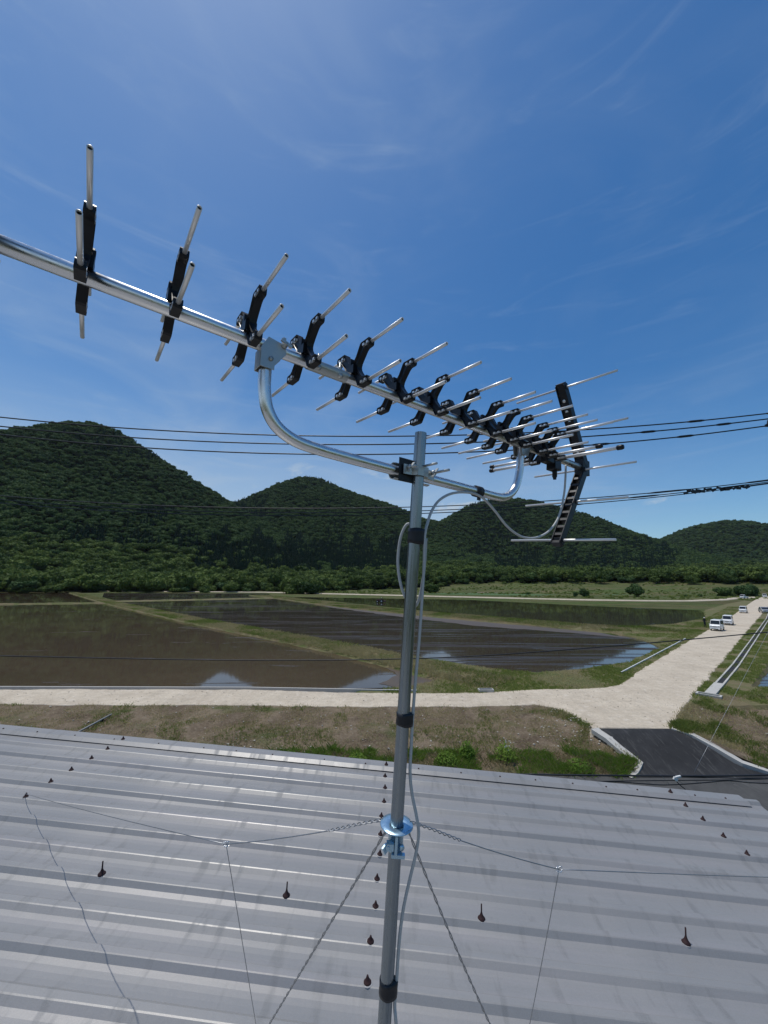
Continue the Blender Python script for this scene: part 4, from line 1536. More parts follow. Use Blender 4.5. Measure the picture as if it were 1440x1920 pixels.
prof_z = [0.0, LM]
mb.tube([(0, 0, 0), (0, 0, 0.6), (0, 0, 1.2), (0, 0, LM)], MR, NF, caps=False, flute=flute)
mb.lathe([(MR * 0.985, LM), (MR * 0.88, LM + 0.0006), (MR * 0.86, LM - 0.004), (MR * 0.86, LM - 0.05)], NF)
mb.build('pole', M['mast'], mast)
MB().lathe([(MR * 0.86, LM - 0.045), (0.0, LM - 0.045)], 24).build('pole_bore', M['bore_shade'], mast)  # dark disc, painted shade down the mast bore
for sm, hh in ((0.2601, 0.037), (0.685, 0.027), (1.2383, 0.030)):
    z = LM - sm
    mb = MB()
    ring = []
    # wraps round the pole and the cable beside it
    n = 36
    vs, fs = [], []
    zs = [-hh / 2, -hh / 4, 0, hh / 4, hh / 2]
    for zi, dz in enumerate(zs):
        for kk in range(n):
            a = 2 * math.pi * kk / n
            r = MR + 0.0016 + 0.0004 * math.sin(zi * 2.1)
            p = Vector((r * math.cos(a), r * math.sin(a), z + dz + 0.0015 * math.sin(a * 2 + zi)))
            if math.cos(a) > 0.55:
                p.x += 0.0052 * (math.cos(a) - 0.55) / 0.45 * 1.5
            vs.append(p)
    for zi in range(len(zs) - 1):
        for kk in range(n):
            l = (kk + 1) % n
            fs.append((zi * n + kk, zi * n + l, (zi + 1) * n + l, (zi + 1) * n + kk))
    fs.append(tuple(range(n))[::-1])
    fs.append(tuple(range((len(zs) - 1) * n, len(zs) * n)))
    mb.add(vs, fs, True)
    mb.build('tape_band', M['tape'], mast)

# guy collar
zc = LM - 0.9122
col = MB()
col.lathe([(MR + 0.0005, zc - 0.001), (MR + 0.003, zc + 0.001), (0.0365, zc + 0.0005), (0.0375, zc - 0.0008), (0.0365, zc - 0.0020), (MR + 0.004, zc - 0.0022), (MR + 0.0025, zc - 0.004), (MR + 0.0025, zc - 0.052), (MR + 0.0008, zc - 0.052)], 40)
collar = col.build('guy_collar', M['zinc_blue'], mast)
clampb = MB()
clampb.box((0.000, -MR - 0.006, zc - 0.030), (0.006, 0.012, 0.040))
clampb.box((-0.013, -MR - 0.003, zc - 0.034), (0.016, 0.014, 0.014))
clampb.lathe([(0.0, 0.0), (0.0058, 0.0), (0.0058, 0.006), (0.0, 0.006)], 6, Matrix.Rotation(math.radians(90), 3, 'X'), (0.013, -MR - 0.002, zc - 0.034))
clampb.bar((-0.026, -MR - 0.010, zc - 0.030), (-0.020, -MR - 0.004, zc - 0.046), 0.004, 0.014)
clampb.bar((-0.028, -MR - 0.004, zc - 0.036), (-0.014, -MR - 0.010, zc - 0.034), 0.005, 0.006)
clampb.box((0.006, -MR - 0.001, zc - 0.054), (0.030, 0.010, 0.007))
clampb.build('collar_clamp', M['zinc_blue'], collar)

# stand with four legs at the mast foot
e = empty('mast_stand', MFOOT)
tag(e, 'galvanised four legged stand holding the foot of the antenna mast', 'stand')
for fx, fy in ((-0.3865, 1.4845), (0.4097, 1.4400), (-0.36, 0.55), (0.38, 0.52)):
    base = ROOF_O + exv * 0 + Vector((fx, fy, 0))
    rz = ROOF_O.z + (fx / exv.x) * sx_ + fy * sy_ + 0.026
    tgt = Vector((fx, fy, rz)) - MFOOT
    top = (on_mast(1.62) - MFOOT)
    mb = MB()
    mb.bar(top + (tgt - top).normalized() * 0.02, tgt, 0.022, 0.004)
    mb.box(tgt + Vector((0, 0, -0.001)), (0.06, 0.06, 0.005))
    mb.build('leg', M['galv'], e)
mb = MB()
mb.tube([on_mast(1.58) - MFOOT, on_mast(1.70) - MFOOT], MR + 0.004, 24)
mb.build('socket', M['galv'], e)

# ------------------------------------------------------------------ guy wires
RING = on_mast(0.9122)


def roof_z(x, y):
    n_ = exv.cross(eyv)
    return ROOF_O.z - (n_.x * x + n_.y * y) / n_.z


def wire_path(a, b, sag, n=14):
    a, b = Vector(a), Vector(b)
    return [a.lerp(b, t / n) - Vector((0, 0, 4 * sag * (t / n) * (1 - t / n))) for t in range(n + 1)]


def twist(path, r, turns):
    """two strands wound round each other"""
    P = smooth_path(path, n=18)
    L = [0.0]
    for a, b in zip(P, P[1:]):
        L.append(L[-1] + (b - a).length)
    out = [[], []]
    for i, p in enumerate(P):
        t = (P[min(i + 1, len(P) - 1)] - P[max(i - 1, 0)]).normalized()
        s1 = t.cross(Vector((0, 1, 0.2))).normalized()
        s2 = t.cross(s1)
        w = 2 * math.pi * turns * L[i] / L[-1]
        for k2 in (0, 1):
            q = w + math.pi * k2
            out[k2].append(p + (s1 * math.cos(q) + s2 * math.sin(q)) * r)
    return out


K_L, K_R = Vector((-0.4434, 1.2399, 7.2642)), Vector((0.4819, 1.2058, 7.2277))
ANC_L = Vector((-2.1946, 2.629, roof_z(-2.1946, 2.629) + 0.035))
ANC_R = Vector((3.0, 2.46, roof_z(3.0, 2.46) + 0.035))
FOOT_NL, FOOT_NR = Vector((-0.3865, 1.4845, roof_z(-0.3865, 1.4845) + 0.03)), Vector((0.4097, 1.4400, roof_z(0.4097, 1.4400) + 0.03))
hole_l = RING + mx * -0.030 + my * 0.012
hole_r = RING + mx * 0.030 + my * 0.012
hole_fl = RING + mx * -0.023 - my * 0.022
hole_fr = RING + mx * 0.025 - my * 0.020


def guy(name, label, anchor, knot, start, side):
    e = empty(name, anchor)
    A = Vector(anchor)
    tag(e, label, 'guy wire')
    p0 = start + (knot - start) * 0.30
    tw = twist([start - A, start.lerp(knot, 0.15) - A + Vector((0, 0, -0.002)), p0 - A + Vector((0, 0, -0.006))], 0.0026, 5)
    for t_ in tw:
        MB().tube(t_, 0.0011, 6).build('wound_end', M['steel_wire'], e)
    MB().tube(smooth_path(wire_path(p0 - A + Vector((0, 0, -0.006)), knot - A, 0.003, 6)), 0.0013, 6).build('upper_span', M['steel_wire'], e)
    MB().tube(wire_path(knot - A, Vector((0, 0, 0)), 0.006, 14), 0.0012, 6).build('lower_span', M['steel_wire'], e)
    mb = MB()
    for q in range(3):
        loop = [(knot - A) + Vector((0.0065 * math.cos(w), 0.004 * math.sin(w * 2 + q), 0.0065 * math.sin(w))) + Vector((0.004 * (q - 1), 0, 0.001 * q)) for w in [i * 0.5 for i in range(13)]]
        mb.tube(loop, 0.0009, 5)
    mb.build('knot', M['alu'], e)
    return e


guy('guy_wire', 'thin steel guy wire from the collar to the far left roof bolt', ANC_L, K_L, hole_l, -1)
guy('guy_wire', 'thin steel guy wire from the collar off to the right roof edge', ANC_R, K_R, hole_r, 1)
for nm, lb, kn, ft in (('tie_wire', 'thin tie wire hanging from the left knot down to the stand foot', K_L, FOOT_NL), ('tie_wire', 'thin tie wire hanging from the right knot down to the stand foot', K_R, FOOT_NR)):
    e = empty(nm, ft)
    MB().tube([p - ft for p in wire_path(kn, ft, 0.0 if kn is K_L else 0.01, 14)], 0.0011, 6).build('strand', M['steel_wire'], e)
    tag(e, lb, 'tie wire')
for nm, lb, st, ft, bow, turns in (('twisted_wire', 'bright twisted wire from the collar down to the left front of the mast', hole_fl, FOOT_NL, 0.0, 15),
                                   ('twisted_wire', 'dull twisted wire from the collar down to the right of the mast', hole_fr, FOOT_NR, 0.02, 12)):
    e = empty(nm, ft)
    path = [p - ft for p in wire_path(st, ft, bow, 6)]
    for t_ in twist(path, 0.0019, turns):
        MB().tube(t_, 0.0014, 6).build('strand', M['steel_wire'], e)
    tag(e, lb, 'twisted wire')

# ------------------------------------------------------------------ TV antenna
P0 = Vector((0.14696803, 0.98669485, 8.44554521))
dv = Vector((0.79195761, 0.61054805, -0.00584985)).normalized()
tv = Vector((0.60860716, -0.79013636, -0.07267637)).normalized()
uv = Vector((0.0489946, -0.05399634, 0.99733842)).normalized()
P0 = P0 + uv * 0.008
yv = -tv
ARM_Z = -0.187
CL = P0 + dv * (-0.083) + uv * ARM_Z         # clamp, the antenna's base
ANT_M = Matrix(((dv.x, yv.x, uv.x, CL.x), (dv.y, yv.y, uv.y, CL.y), (dv.z, yv.z, uv.z, CL.z), (0, 0, 0, 1)))
ant = empty('tv_antenna', mat=ANT_M)
tag(ant, 'long silver television antenna with black cross holders reaching over the roof', 'antenna')
OX, OZ = 0.083, 0.187     # boom axis in antenna space: x = s + OX, z = h + OZ


def L3(s, y, h):
    return (s + OX, y, h + OZ)


# boom, hollow at its ends
BR_ = 0.0125
mb = MB()
mb.tube([L3(-1.02, 0, 0), L3(-0.5, 0, 0), L3(0.2, 0, 0), L3(0.815, 0, 0)], BR_, 40)
boom = mb.build('boom', M['alu'], ant)
# joint sleeve on the boom
mb = MB()
arc = [(math.cos(a) * (BR_ + 0.0016), math.sin(a) * (BR_ + 0.0016)) for a in [math.radians(x) for x in range(150, 391, 12)]]
inn = [(math.cos(a) * (BR_ + 0.0002), math.sin(a) * (BR_ + 0.0002)) for a in [math.radians(x) for x in range(390, 149, -12)]]
mb.prism([(a, b) for a, b in arc + inn], 0, -0.392, -0.298)
mb.v = [L3(x, y, z) for x, y, z in mb.v]
slv = mb.build('joint_sleeve', M['galv'], ant)
for s in (-0.372, -0.318):
    mb = MB()
    mb.lathe([(0.0, 0.0), (0.0062, 0.0), (0.0062, 0.003), (0.003, 0.0035), (0.003, 0.008), (0.0, 0.008)], 12, Matrix.Rotation(math.radians(118), 3, 'X'), L3(s, -BR_ * 0.86, -BR_ * 0.60))
    mb.lathe([(0.0, 0.0), (0.005, 0.0), (0.005, 0.004), (0.0028, 0.005), (0.0028, 0.016), (0.0, 0.016)], 8, None, L3(s + 0.004, 0, BR_))
    mb.build('joint_bolt', M['galv'], slv)

# holder: an X whose lower legs straddle the boom
zc0 = 0.022
quad = [(0.0, 0.013), (0.009, 0.0165), (0.018, 0.026), (0.026, 0.040), (0.031, 0.049), (0.035, 0.0515), (0.066, 0.0515), (0.068, 0.0485), (0.068, 0.0385), (0.066, 0.0355), (0.052, 0.0350), (0.0455, 0.031), (0.033, 0.016), (0.0265, 0.007), (0.0245, 0.0)]
outl = [(a, zc0 + b) for a, b in quad] + [(a, zc0 - b) for a, b in quad[::-1][1:]] + [(-a, zc0 - b) for a, b in quad[1:]] + [(-a, zc0 + b) for a, b in quad[::-1][1:-1]]
bm = bmesh.new()
TH = 0.0070
fr = [bm.verts.new((TH, a, b)) for a, b in outl]
bk = [bm.verts.new((-TH, a, b)) for a, b in outl]
f1 = bm.faces.new(fr)
f2 = bm.faces.new(bk[::-1])
for i in range(len(outl)):
    j = (i + 1) % len(outl)
    bm.faces.new((fr[j], fr[i], bk[i], bk[j]))
bmesh.ops.recalc_face_normals(bm, faces=bm.faces)
bmesh.ops.inset_region(bm, faces=[f for f in bm.faces if len(f.verts) > 10], thickness=0.0026, depth=0.0, use_even_offset=True)
big_f = [f for f in bm.faces if len(f.verts) > 10]
for f in big_f:
    sgn = 1 if f.calc_center_median().x > 0 else -1
    for vv in f.verts:
        vv.co.x -= sgn * 0.0048
bmesh.ops.triangulate(bm, faces=big_f)
# hub collar that grips the boom
hub = MB()
hub.box((0, 0, zc0 - 0.002), (0.022, 0.030, 0.020))
hub.bar((0.0085, -0.012, 0.014), (-0.0085, -0.022, 0.004), 0.002, 0.002)
hub.prism([(-0.004, 0.030), (0.004, 0.030), (0.004, 0.046), (-0.004, 0.046)], 0, -0.011, 0.011)
holder_mesh = bpy.data.meshes.new('director_holder')
bm.to_mesh(holder_mesh)
bm.free()
hm = hub.mesh('hub')
bm = bmesh.new()
bm.from_mesh(holder_mesh)
bm.from_mesh(hm)
bm.to_mesh(holder_mesh)
bm.free()
bpy.data.meshes.remove(hm)
holder_mesh.materials.append(M['black_plastic'])
ZU, ZL = 0.0655, -0.0215


def rod_mesh(a0_, a1_, r, name='element_rod', windows=True):
    """rod along -Y (near side); outer end shut by a disc painted as the inner shade"""
    mb = MB()
    R90 = Matrix.Rotation(math.radians(90), 3, 'X')      # +Z -> -Y
    L = a1_ - a0_
    mb.lathe([(0.0, 0.0), (r, 0.0), (r, L), (r * 0.80, L + 0.0002), (r * 0.74, L - 0.003)], 14, R90, (0, -a0_, 0))
    if windows:
        for a in (0.0445, 0.0590):
            mb.box((0, -a, 0), (0.0146, 0.0066, 0.0056))
    m = mb.mesh(name)
    m.materials.append(M['alu_rod'])
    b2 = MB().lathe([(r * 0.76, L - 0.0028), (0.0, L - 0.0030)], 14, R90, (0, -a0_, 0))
    m.materials.append(M['bore_shade'])  # end disc: shade inside the rod put into its colour
    hb = b2.mesh('h')
    bm = bmesh.new()
    bm.from_mesh(m)
    nf = len(bm.faces)
    bm.from_mesh(hb)
    bm.faces.ensure_lookup_table()
    for f in bm.faces[nf:]:
        f.material_index = 1
    bm.to_mesh(m)
    bm.free()
    bpy.data.meshes.remove(hb)
    return m


ROD_R = 0.0037
rods = {q: rod_mesh(0.040, q, ROD_R) for q in (0.1715, 0.195, 0.222)}
S_POS = [-0.895, -0.76997, -0.64802, -0.51954, -0.40073, -0.27778, -0.15151, -0.03619, 0.08285, 0.19337, 0.27760, 0.34852, 0.44071, 0.50389, 0.55491]
for i, s in enumerate(S_POS):
    h = link('director_holder', holder_mesh, None, ant)
    h.location = L3(s, 0, 0)
    ln = 0.1715 if i <= 10 else (0.195 if i <= 13 else 0.222)
    for side in (0, 1):
        for z in (ZU, ZL):
            if i >= 13 and z == ZL:
                continue            # the driven elements are built below
            r = link('element_rod', rods[ln], None, h)
            r.location = (0, 0, z)
            r.rotation_euler = (0, 0, math.pi * side)

# driven elements: thicker tubes with black end caps
for s, ln, rr_ in ((0.50389, 0.196, 0.0046), (0.55491, 0.236, 0.0058)):
    dm = rod_mesh(0.040, ln, rr_, 'driven_element')
    cap = MB().lathe([(rr_ + 0.0002, -0.006), (rr_ + 0.0022, -0.005), (rr_ + 0.0026, 0.008), (rr_ + 0.001, 0.013), (0.0, 0.014)], 14, Matrix.Rotation(math.radians(90), 3, 'X'), (0, -ln, 0)).mesh('end_cap')
    cap.materials.append(M['black_plastic'])
    for side in (0, 1):
        r = link('driven_element', dm, None, ant)
        r.location = L3(s, 0, ZL)
        r.rotation_euler = (0, 0, math.pi * side)
        link('end_cap', cap, None, r)
mb = MB()
mb.box(L3(0.60, 0, -0.022), (0.046, 0.036, 0.056), None, 0.92)
mb.box(L3(0.555, 0, -0.016), (0.05, 0.030, 0.030))
jb = mb.build('junction_box', M['black_plastic'], ant, 0.003)
MB().lathe([(0.0085, 0.004), (0.0085, -0.022), (0.006, -0.026), (0.006, -0.032)], 16, None, L3(0.605, 0, -0.050)).build('cable_gland', M['black_plastic'], jb)

# corner reflector: V bracket with five rods
def channel(name, a, b, wide, deep, holes, round_holes):
    """C channel with rungs from a to b in the (s,h) plane, open toward the near side"""
    A, B = Vector(L3(a[0], 0, a[1])), Vector(L3(b[0], 0, b[1]))
    d = (B - A).normalized()
    side = Vector((-d.z, 0, d.x))
    if side.x > 0:
        side = -side                      # faces the front of the antenna
    mb = MB()
    for sg in (-1, 1):
        q = Vector((0, sg * (wide / 2 - 0.0022), 0))
        mb.bar(A + q, B + q, 0.0044, deep, side)
    for i in range(holes + 1):
        p = A.lerp(B, i / holes)
        mb.bar(p - Vector((0, wide * 0.44, 0)), p + Vector((0, wide * 0.44, 0)), 0.012, deep * 0.8, side)
    if round_holes:
        mb.bar(A + side * 0.008, B + side * 0.008, wide * 0.86, 0.003, side)
    return mb


TOPR, VTX, BOTR = (0.652, 0.297), (0.822, 0.004), (0.620, -0.314)
mb = channel('u', TOPR, VTX, 0.036, 0.030, 9, True)
mb2 = channel('l', VTX, BOTR, 0.036, 0.030, 11, False)
mb.add(mb2.v, mb2.f)
mb.box(L3(0.815, 0, 0.0), (0.055, 0.034, 0.060))
refl = mb.build('reflector_bracket', M['black_plastic'], ant, 0.0012)
mb = MB()
for q in range(1, 7):
    p = Vector(TOPR).lerp(Vector(VTX), 0.06 + q * 0.125)
    mb.lathe([(0.0, 0.0), (0.0062, 0.0), (0.0062, 0.0115), (0.0, 0.0116)], 12, Vector((0, 0, 1)).rotation_difference(Vector((-0.293, 0, -0.17)).normalized()).to_matrix(), L3(p[0], 0, p[1]))
mb.build('rivet', M['alu_rod'], refl)
for s, h, ln in ((0.6594, 0.285, 0.1967), (0.738, 0.135, 0.197), (0.80, -0.0105, 0.1979), (0.7279, -0.1486, 0.1944), (0.6273, -0.3017, 0.1932)):
    rm = MB()
    Rx = Matrix.Rotation(math.radians(90), 3, 'X')
    rm.lathe([(0.0, -ln + 0.002), (0.0032, -ln + 0.002), (0.0040, -ln), (0.0040, ln), (0.0032, ln), (0.0030, ln - 0.003), (0.0, ln - 0.003)], 14, Rx, (0, 0, 0))
    o = rm.build('reflector_rod', M['alu_rod'], refl)
    o.location = L3(s, 0, h)
    MB().box((0, 0, 0), (0.016, 0.042, 0.018)).build('rod_clip', M['black_plastic'], refl, 0.002).location = L3(s, 0, h)

# bent support arm
pa_ = [(-0.481, 0.004), (-0.480, -0.05), (-0.4775, -0.088), (-0.468, -0.126), (-0.445, -0.156), (-0.405, -0.1745), (-0.35, -0.181), (-0.26, -0.1845), (-0.15, -0.187), (0.0, -0.189), (0.15, -0.192), (0.25, -0.1945), (0.298, -0.191), (0.337, -0.174), (0.366, -0.142), (0.3815, -0.10), (0.388, -0.06), (0.3915, -0.004)]
MB().tube(smooth_path([L3(s, 0, h) for s, h in pa_], n=6), 0.0125, 28).build('support_arm', M['alu'], ant)

# brackets joining arm and boom


def arm_bracket(s, flip):
    mb = MB()
    f = -1 if flip else 1
    pl = [(-0.0150, -0.050), (-0.0165, -0.012), (-0.004, 0.0130), (0.031, 0.0075), (0.034, -0.011), (0.0125, -0.040), (0.0125, -0.050)]
    for y in (-0.0165, 0.0143):
        mb.prism([(s + f * a, b) for a, b in pl], 1, y, y + 0.0022)
    mb.prism([(s + f * -0.0165, -0.050), (s + f * -0.0146, -0.050), (s + f * -0.0146, -0.012), (s + f * -0.0165, -0.012)], 1, -0.0140, 0.0140)
    mb.v = [L3(*p) for p in mb.v]
    b = mb.build('arm_bracket', M['galv'], ant)
    Rx = Matrix.Rotation(math.radians(90), 3, 'X')
    mb = MB()
    mb.lathe([(0.0, 0), (0.0045, 0), (0.0045, 0.003), (0.0, 0.0035)], 8, Rx, L3(s + f * 0.004, -0.0165, -0.030))
    mb.lathe([(0.0, 0), (0.006, 0), (0.006, 0.004), (0.003, 0.004), (0.003, 0.012), (0, 0.012)], 8, Rx, L3(s + f * 0.028, -0.0165, 0.006))
    mb.bar(L3(s + f * 0.018, -0.026, 0.012), L3(s + f * 0.040, -0.026, 0.004), 0.004, 0.006)
    mb.bar(L3(s + f * 0.028, -0.01, 0.012), L3(s + f * 0.030, -0.01, 0.026), 0.006, 0.006)
    mb.build('wing_bolt', M['galv'], b)


arm_bracket(-0.4805, False)
mb = MB()
for y in (-0.0165, 0.0143):
    mb.prism([(0.374, -0.040), (0.368, 0.0), (0.376, 0.012), (0.418, 0.012), (0.424, -0.004), (0.408, -0.040)], 1, y, y + 0.0022)
mb.v = [L3(*p) for p in mb.v]
mb.build('arm_bracket', M['galv'], ant)

# mast clamp
mloc = ANT_M.inverted() @ on_mast(0.100)
clp = MB()
arc = [(math.cos(a) * 0.0185, math.sin(a) * 0.0215) for a in [math.radians(x) for x in range(60, 301, 12)]]
inn = [(math.cos(a) * 0.0168, math.sin(a) * 0.0198) for a in [math.radians(x) for x in range(300, 59, -12)]]
cs0 = mloc.x - 0.058
clp.prism([(0.006 + -a, b) for a, b in arc + inn], 0, cs0, cs0 + 0.118)
clampo = clp.build('mast_clamp', M['galv'], ant)
mb = MB()
mb.prism([(-0.0205, -0.026), (-0.0185, -0.028), (-0.0185, 0.030), (-0.0205, 0.028)], 0, cs0 - 0.002, cs0 + 0.050)
mb.build('saddle_plate', M['black_plastic'], clampo)
mb = MB()
# strap across the near face of the mast
y_m = mloc.y
sp = [(-0.050, y_m - 0.002), (-0.026, y_m - 0.005), (-0.017, y_m - MR - 0.002), (0.0, y_m - MR - 0.0048), (0.017, y_m - MR - 0.002), (0.026, y_m - 0.005), (0.058, y_m + 0.004)]
for (a, b), (c, d) in zip(sp, sp[1:]):
    mb.bar((mloc.x + a, b, mloc.z - 0.001), (mloc.x + c, d, mloc.z - 0.001), 0.0024, 0.024, (0, 0, 1))
mb.build('clamp_strap', M['galv'], clampo)
for k_, (ds, dz, ln) in enumerate(((-0.036, 0.004, 0.032), (0.044, 0.004, 0.062))):
    Rx = Matrix.Rotation(math.radians(90), 3, 'X')
    mb = MB()
    mb.lathe([(0.0, -0.02), (0.0034, -0.02), (0.0034, ln), (0.0, ln)], 10, Rx, (mloc.x + ds, y_m, mloc.z + dz))
    mb.lathe([(0.0, 0.002), (0.0075, 0.002), (0.0075, 0.009), (0.0, 0.009)], 6, Rx, (mloc.x + ds, y_m - 0.004, mloc.z + dz))
    mb.bar((mloc.x + ds - 0.008, y_m - 0.014, mloc.z + dz - 0.012), (mloc.x + ds + 0.008, y_m - 0.014, mloc.z + dz + 0.012), 0.003, 0.008, (0, 1, 0))
    mb.build('clamp_bolt', M['galv'], clampo)
mb = MB()
mb.lathe([(0.0, -0.01), (0.003, -0.01), (0.003, 0.045), (0.0, 0.045)], 10, Matrix.Rotation(math.radians(90), 3, 'X'), (mloc.x + 0.004, y_m - MR, mloc.z + 0.013))
mb.build('clamp_bolt', M['galv'], clampo)

# tape round the arm where the cable is tied
mb = MB()
mb.tube([L3(0.160, 0, -0.1925), L3(0.185, 0, -0.193)], 0.0168, 24)
mb.box(L3(0.172, -0.006, -0.212), (0.010, 0.006, 0.014))
mb.build('arm_tape', M['tape'], ant)

# ------------------------------------------------------------------ coaxial cable
C1 = [[0.6614, 1.3471, 8.4189], [0.6526, 1.3422, 8.3615], [0.6401, 1.3378, 8.3015], [0.6097, 1.321, 8.2253], [0.5635, 1.3001, 8.1718], [0.5024, 1.2645, 8.1438], [0.4405, 1.2241, 8.1425], [0.3863, 1.189, 8.1683], [0.3361, 1.1458, 8.2109], [0.2989, 1.1107, 8.2364], [0.2649, 1.0784, 8.2466], [0.2244, 1.0529, 8.2468], [0.1818, 1.0245, 8.2355], [0.1442, 0.9888, 8.2091], [0.1207, 0.9646, 8.1749], [0.108, 0.9454, 8.1413]]
C2 = [[0.1000, 0.9367, 8.1093], [0.0975, 0.9415, 8.0383], [0.0925, 0.9466, 7.9622], [0.0848, 0.9533, 7.8628], [0.0752, 0.9598, 7.7658], [0.0688, 0.9651, 7.6862], [0.0651, 0.9693, 7.6244], [0.0623, 0.9732, 7.567], [0.067, 0.9762, 7.5216], [0.0765, 0.9792, 7.4768], [0.0811, 0.9816, 7.4413], [0.0749, 0.9844, 7.3995], [0.0606, 0.9881, 7.3452], [0.0475, 0.9917, 7.2916], [0.0392, 0.9952, 7.2388], [0.0345, 0.9987, 7.1868], [0.0310, 1.0022, 7.1354], [0.0278, 1.0046, 7.0999], [0.0308, 1.0069, 7.0647], [0.0391, 1.0734, 6.9339], [0.06, 1.16, 6.72], [0.09, 1.25, 6.55], [0.5, 1.36, 6.50]]
LP = [[0.0851, 0.9665, 8.114], [0.0623, 0.9644, 8.1436], [0.0434, 0.9666, 8.1125], [0.0353, 0.9708, 8.0525], [0.0407, 0.9746, 7.9998], [0.0539, 0.9773, 7.9608], [0.0741, 0.9841, 7.9372], [0.0893, 0.9795, 7.9605], [0.100, 0.9657, 8.0263], [0.1049, 0.9511, 8.105]]
base = Vector(C2[-2])
e = empty('coaxial_cable', base)
tag(e, 'pale grey coaxial cable looping from the antenna and running down the mast', 'cable')
MB().tube([p - base for p in smooth_path(C1 + C2, n=6)], 0.0036, 12).build('cable_run', M['coax'], e)
MB().tube([p - base for p in smooth_path(LP, n=8)], 0.0036, 12).build('spare_loop', M['coax'], e)

# ------------------------------------------------------------------ overhead lines and poles


def span(name, pts, r, label, cat, mat='cable_black', sleeves=(), group=None, n=10):
    a = Vector(pts[0])
    e = empty(name, a)
    P = smooth_path([Vector(p) - a for p in pts], n=n)
    MB().tube(P, r, 8).build('strand', M[mat], e)
    for t, ln in sleeves:
        i = min(len(P) - 2, int(t * (len(P) - 1)))
        d = (P[i + 1] - P[i]).normalized()
        MB().tube([P[i] - d * ln / 2, P[i] - d * ln * 0.3, P[i] + d * ln * 0.3, P[i] + d * ln / 2], [r * 1.2, r * 1.9, r * 1.9, r * 1.2], 8).build('sleeve', M[mat], e)
    return tag(e, label, cat, group)


YW = 10.7


def quad_wire(zl, zm, zr, xl=-12.6, xr=12.4, nseg=8):
    """parabola through (-11.3, zl), (0, zm), (11.3, zr)"""
    a = (zl + zr - 2 * zm) / (2 * 11.3 ** 2)
    b = (zr - zl) / (2 * 11.3)
    return [(x, YW, zm + b * x + a * x * x) for x in np.linspace(xl, xr, nseg)]


gp = 'overhead power lines above the paddies'
span('power_line', quad_wire(12.71, 12.18, 12.93), 0.019, 'topmost of the three black power lines crossing the sky', 'power line', sleeves=((0.97, 0.5), (0.88, 0.5)), group=gp)
span('power_line', quad_wire(12.43, 11.93, 12.76), 0.019, 'middle one of the three black power lines crossing the sky', 'power line', sleeves=((0.90, 0.45), (0.82, 0.45)), group=gp)
span('power_line', quad_wire(12.18, 11.63, 12.55), 0.019, 'lowest of the three black power lines crossing the sky', 'power line', sleeves=((0.86, 0.5), (0.77, 0.5)), group=gp)
span('service_line', quad_wire(10.37, 10.05, 10.93), 0.013, 'upper black service line crossing in front of the hill tops', 'service line', sleeves=((0.93, 1.0), (0.84, 1.2)))
span('service_line', quad_wire(10.26, 9.93, 10.88), 0.012, 'middle black service line crossing in front of the hill tops', 'service line', sleeves=((0.91, 0.9), (0.8, 0.9)))
span('service_line', quad_wire(10.16, 9.85, 10.84), 0.012, 'lowest black service line crossing in front of the hill tops', 'service line', sleeves=((0.94, 1.2), (0.72, 0.8)))
span('phone_line', [(-12.6, YW, 6.04), (-10.15, YW, 6.01), (-3.93, YW, 5.93), (1.15, YW, 6.0), (5.4, YW, 6.27), (10.3, YW, 6.7), (12.4, YW, 6.9)], 0.014, 'single black phone line crossing low over the paddies', 'phone line')

# clutter hanging from the service lines near the right pole
mb = MB()
for x in np.linspace(8.6, 10.4, 16):
    mb.box((x - 9.5, random.uniform(-.02, .02), -0.03 + random.uniform(-.035, .03)), (0.12, 0.03, 0.05 + 0.05 * random.random()), Matrix.Rotation(random.uniform(-.5, .5), 3, 'Y'))
o = mb.build('line_clamps', M['cable_black'])
o.location = (9.5, YW, 10.66)
o.rotation_euler = (0, -0.10, 0)
tag(o, 'cluster of dark clamps and spacers on the service lines at the right edge', 'clamps')


def utility_pole(loc, H, label):
    e = empty('utility_pole', loc)
    tag(e, label, 'utility pole')
    MB().tube([(0, 0, 0), (0, 0, H)], [0.17, 0.11], 20).build('shaft', M['pole_concrete'], e)
    arm = MB().box((-0.1, 0, H - 0.35), (0.09, 1.9, 0.09)).build('crossarm', M['galv'], e)
    for y, z in ((-0.75, H - 0.15), (0, H - 0.15), (0.75, H - 0.15)):
        MB().lathe([(0.0, -0.15), (0.03, -0.15), (0.03, -0.1), (0.07, -0.08), (0.05, -0.03), (0.065, -0.01), (0.04, 0.05), (0, 0.06)], 12, None, (-0.1, y, z)).build('insulator', M['porcelain'], arm)
    MB().tube([(0.32, 0.0, H - 2.0), (0.32, 0, H - 1.1)], 0.2, 16).build('transformer', M['pole_concrete'], e)
    return e


utility_pole((12.75, YW + 0.05, -1.2), 14.6, 'concrete utility pole with crossarm just outside the right picture edge')
utility_pole((-13.0, YW + 0.05, -1.2), 14.4, 'concrete utility pole with crossarm just outside the left picture edge')
mb = MB()
for (dx, dz, w, h) in ((0, 0, 0.10, 0.16), (-0.06, -0.09, 0.14, 0.07), (0.05, 0.08, 0.09, 0.1), (-0.10, -0.1, 0.06, 0.05)):
    mb.box((dx, 0, dz), (w, 0.09, h), Matrix.Rotation(0.3 + dx * 3, 3, 'Y'))
o = mb.build('line_connector', M['cable_black'], None, 0.01)
o.location = (11.38, YW, 12.66)
tag(o, 'black connector block on the lowest power line at the right picture edge', 'connector')
span('stay_wire', [(12.6, YW, 9.9), (5.28, 7.2, 4.83)], 0.0022, 'thin grey stay wire slanting down in front of the ramp and the drain', 'stay wire', 'steel_wire')

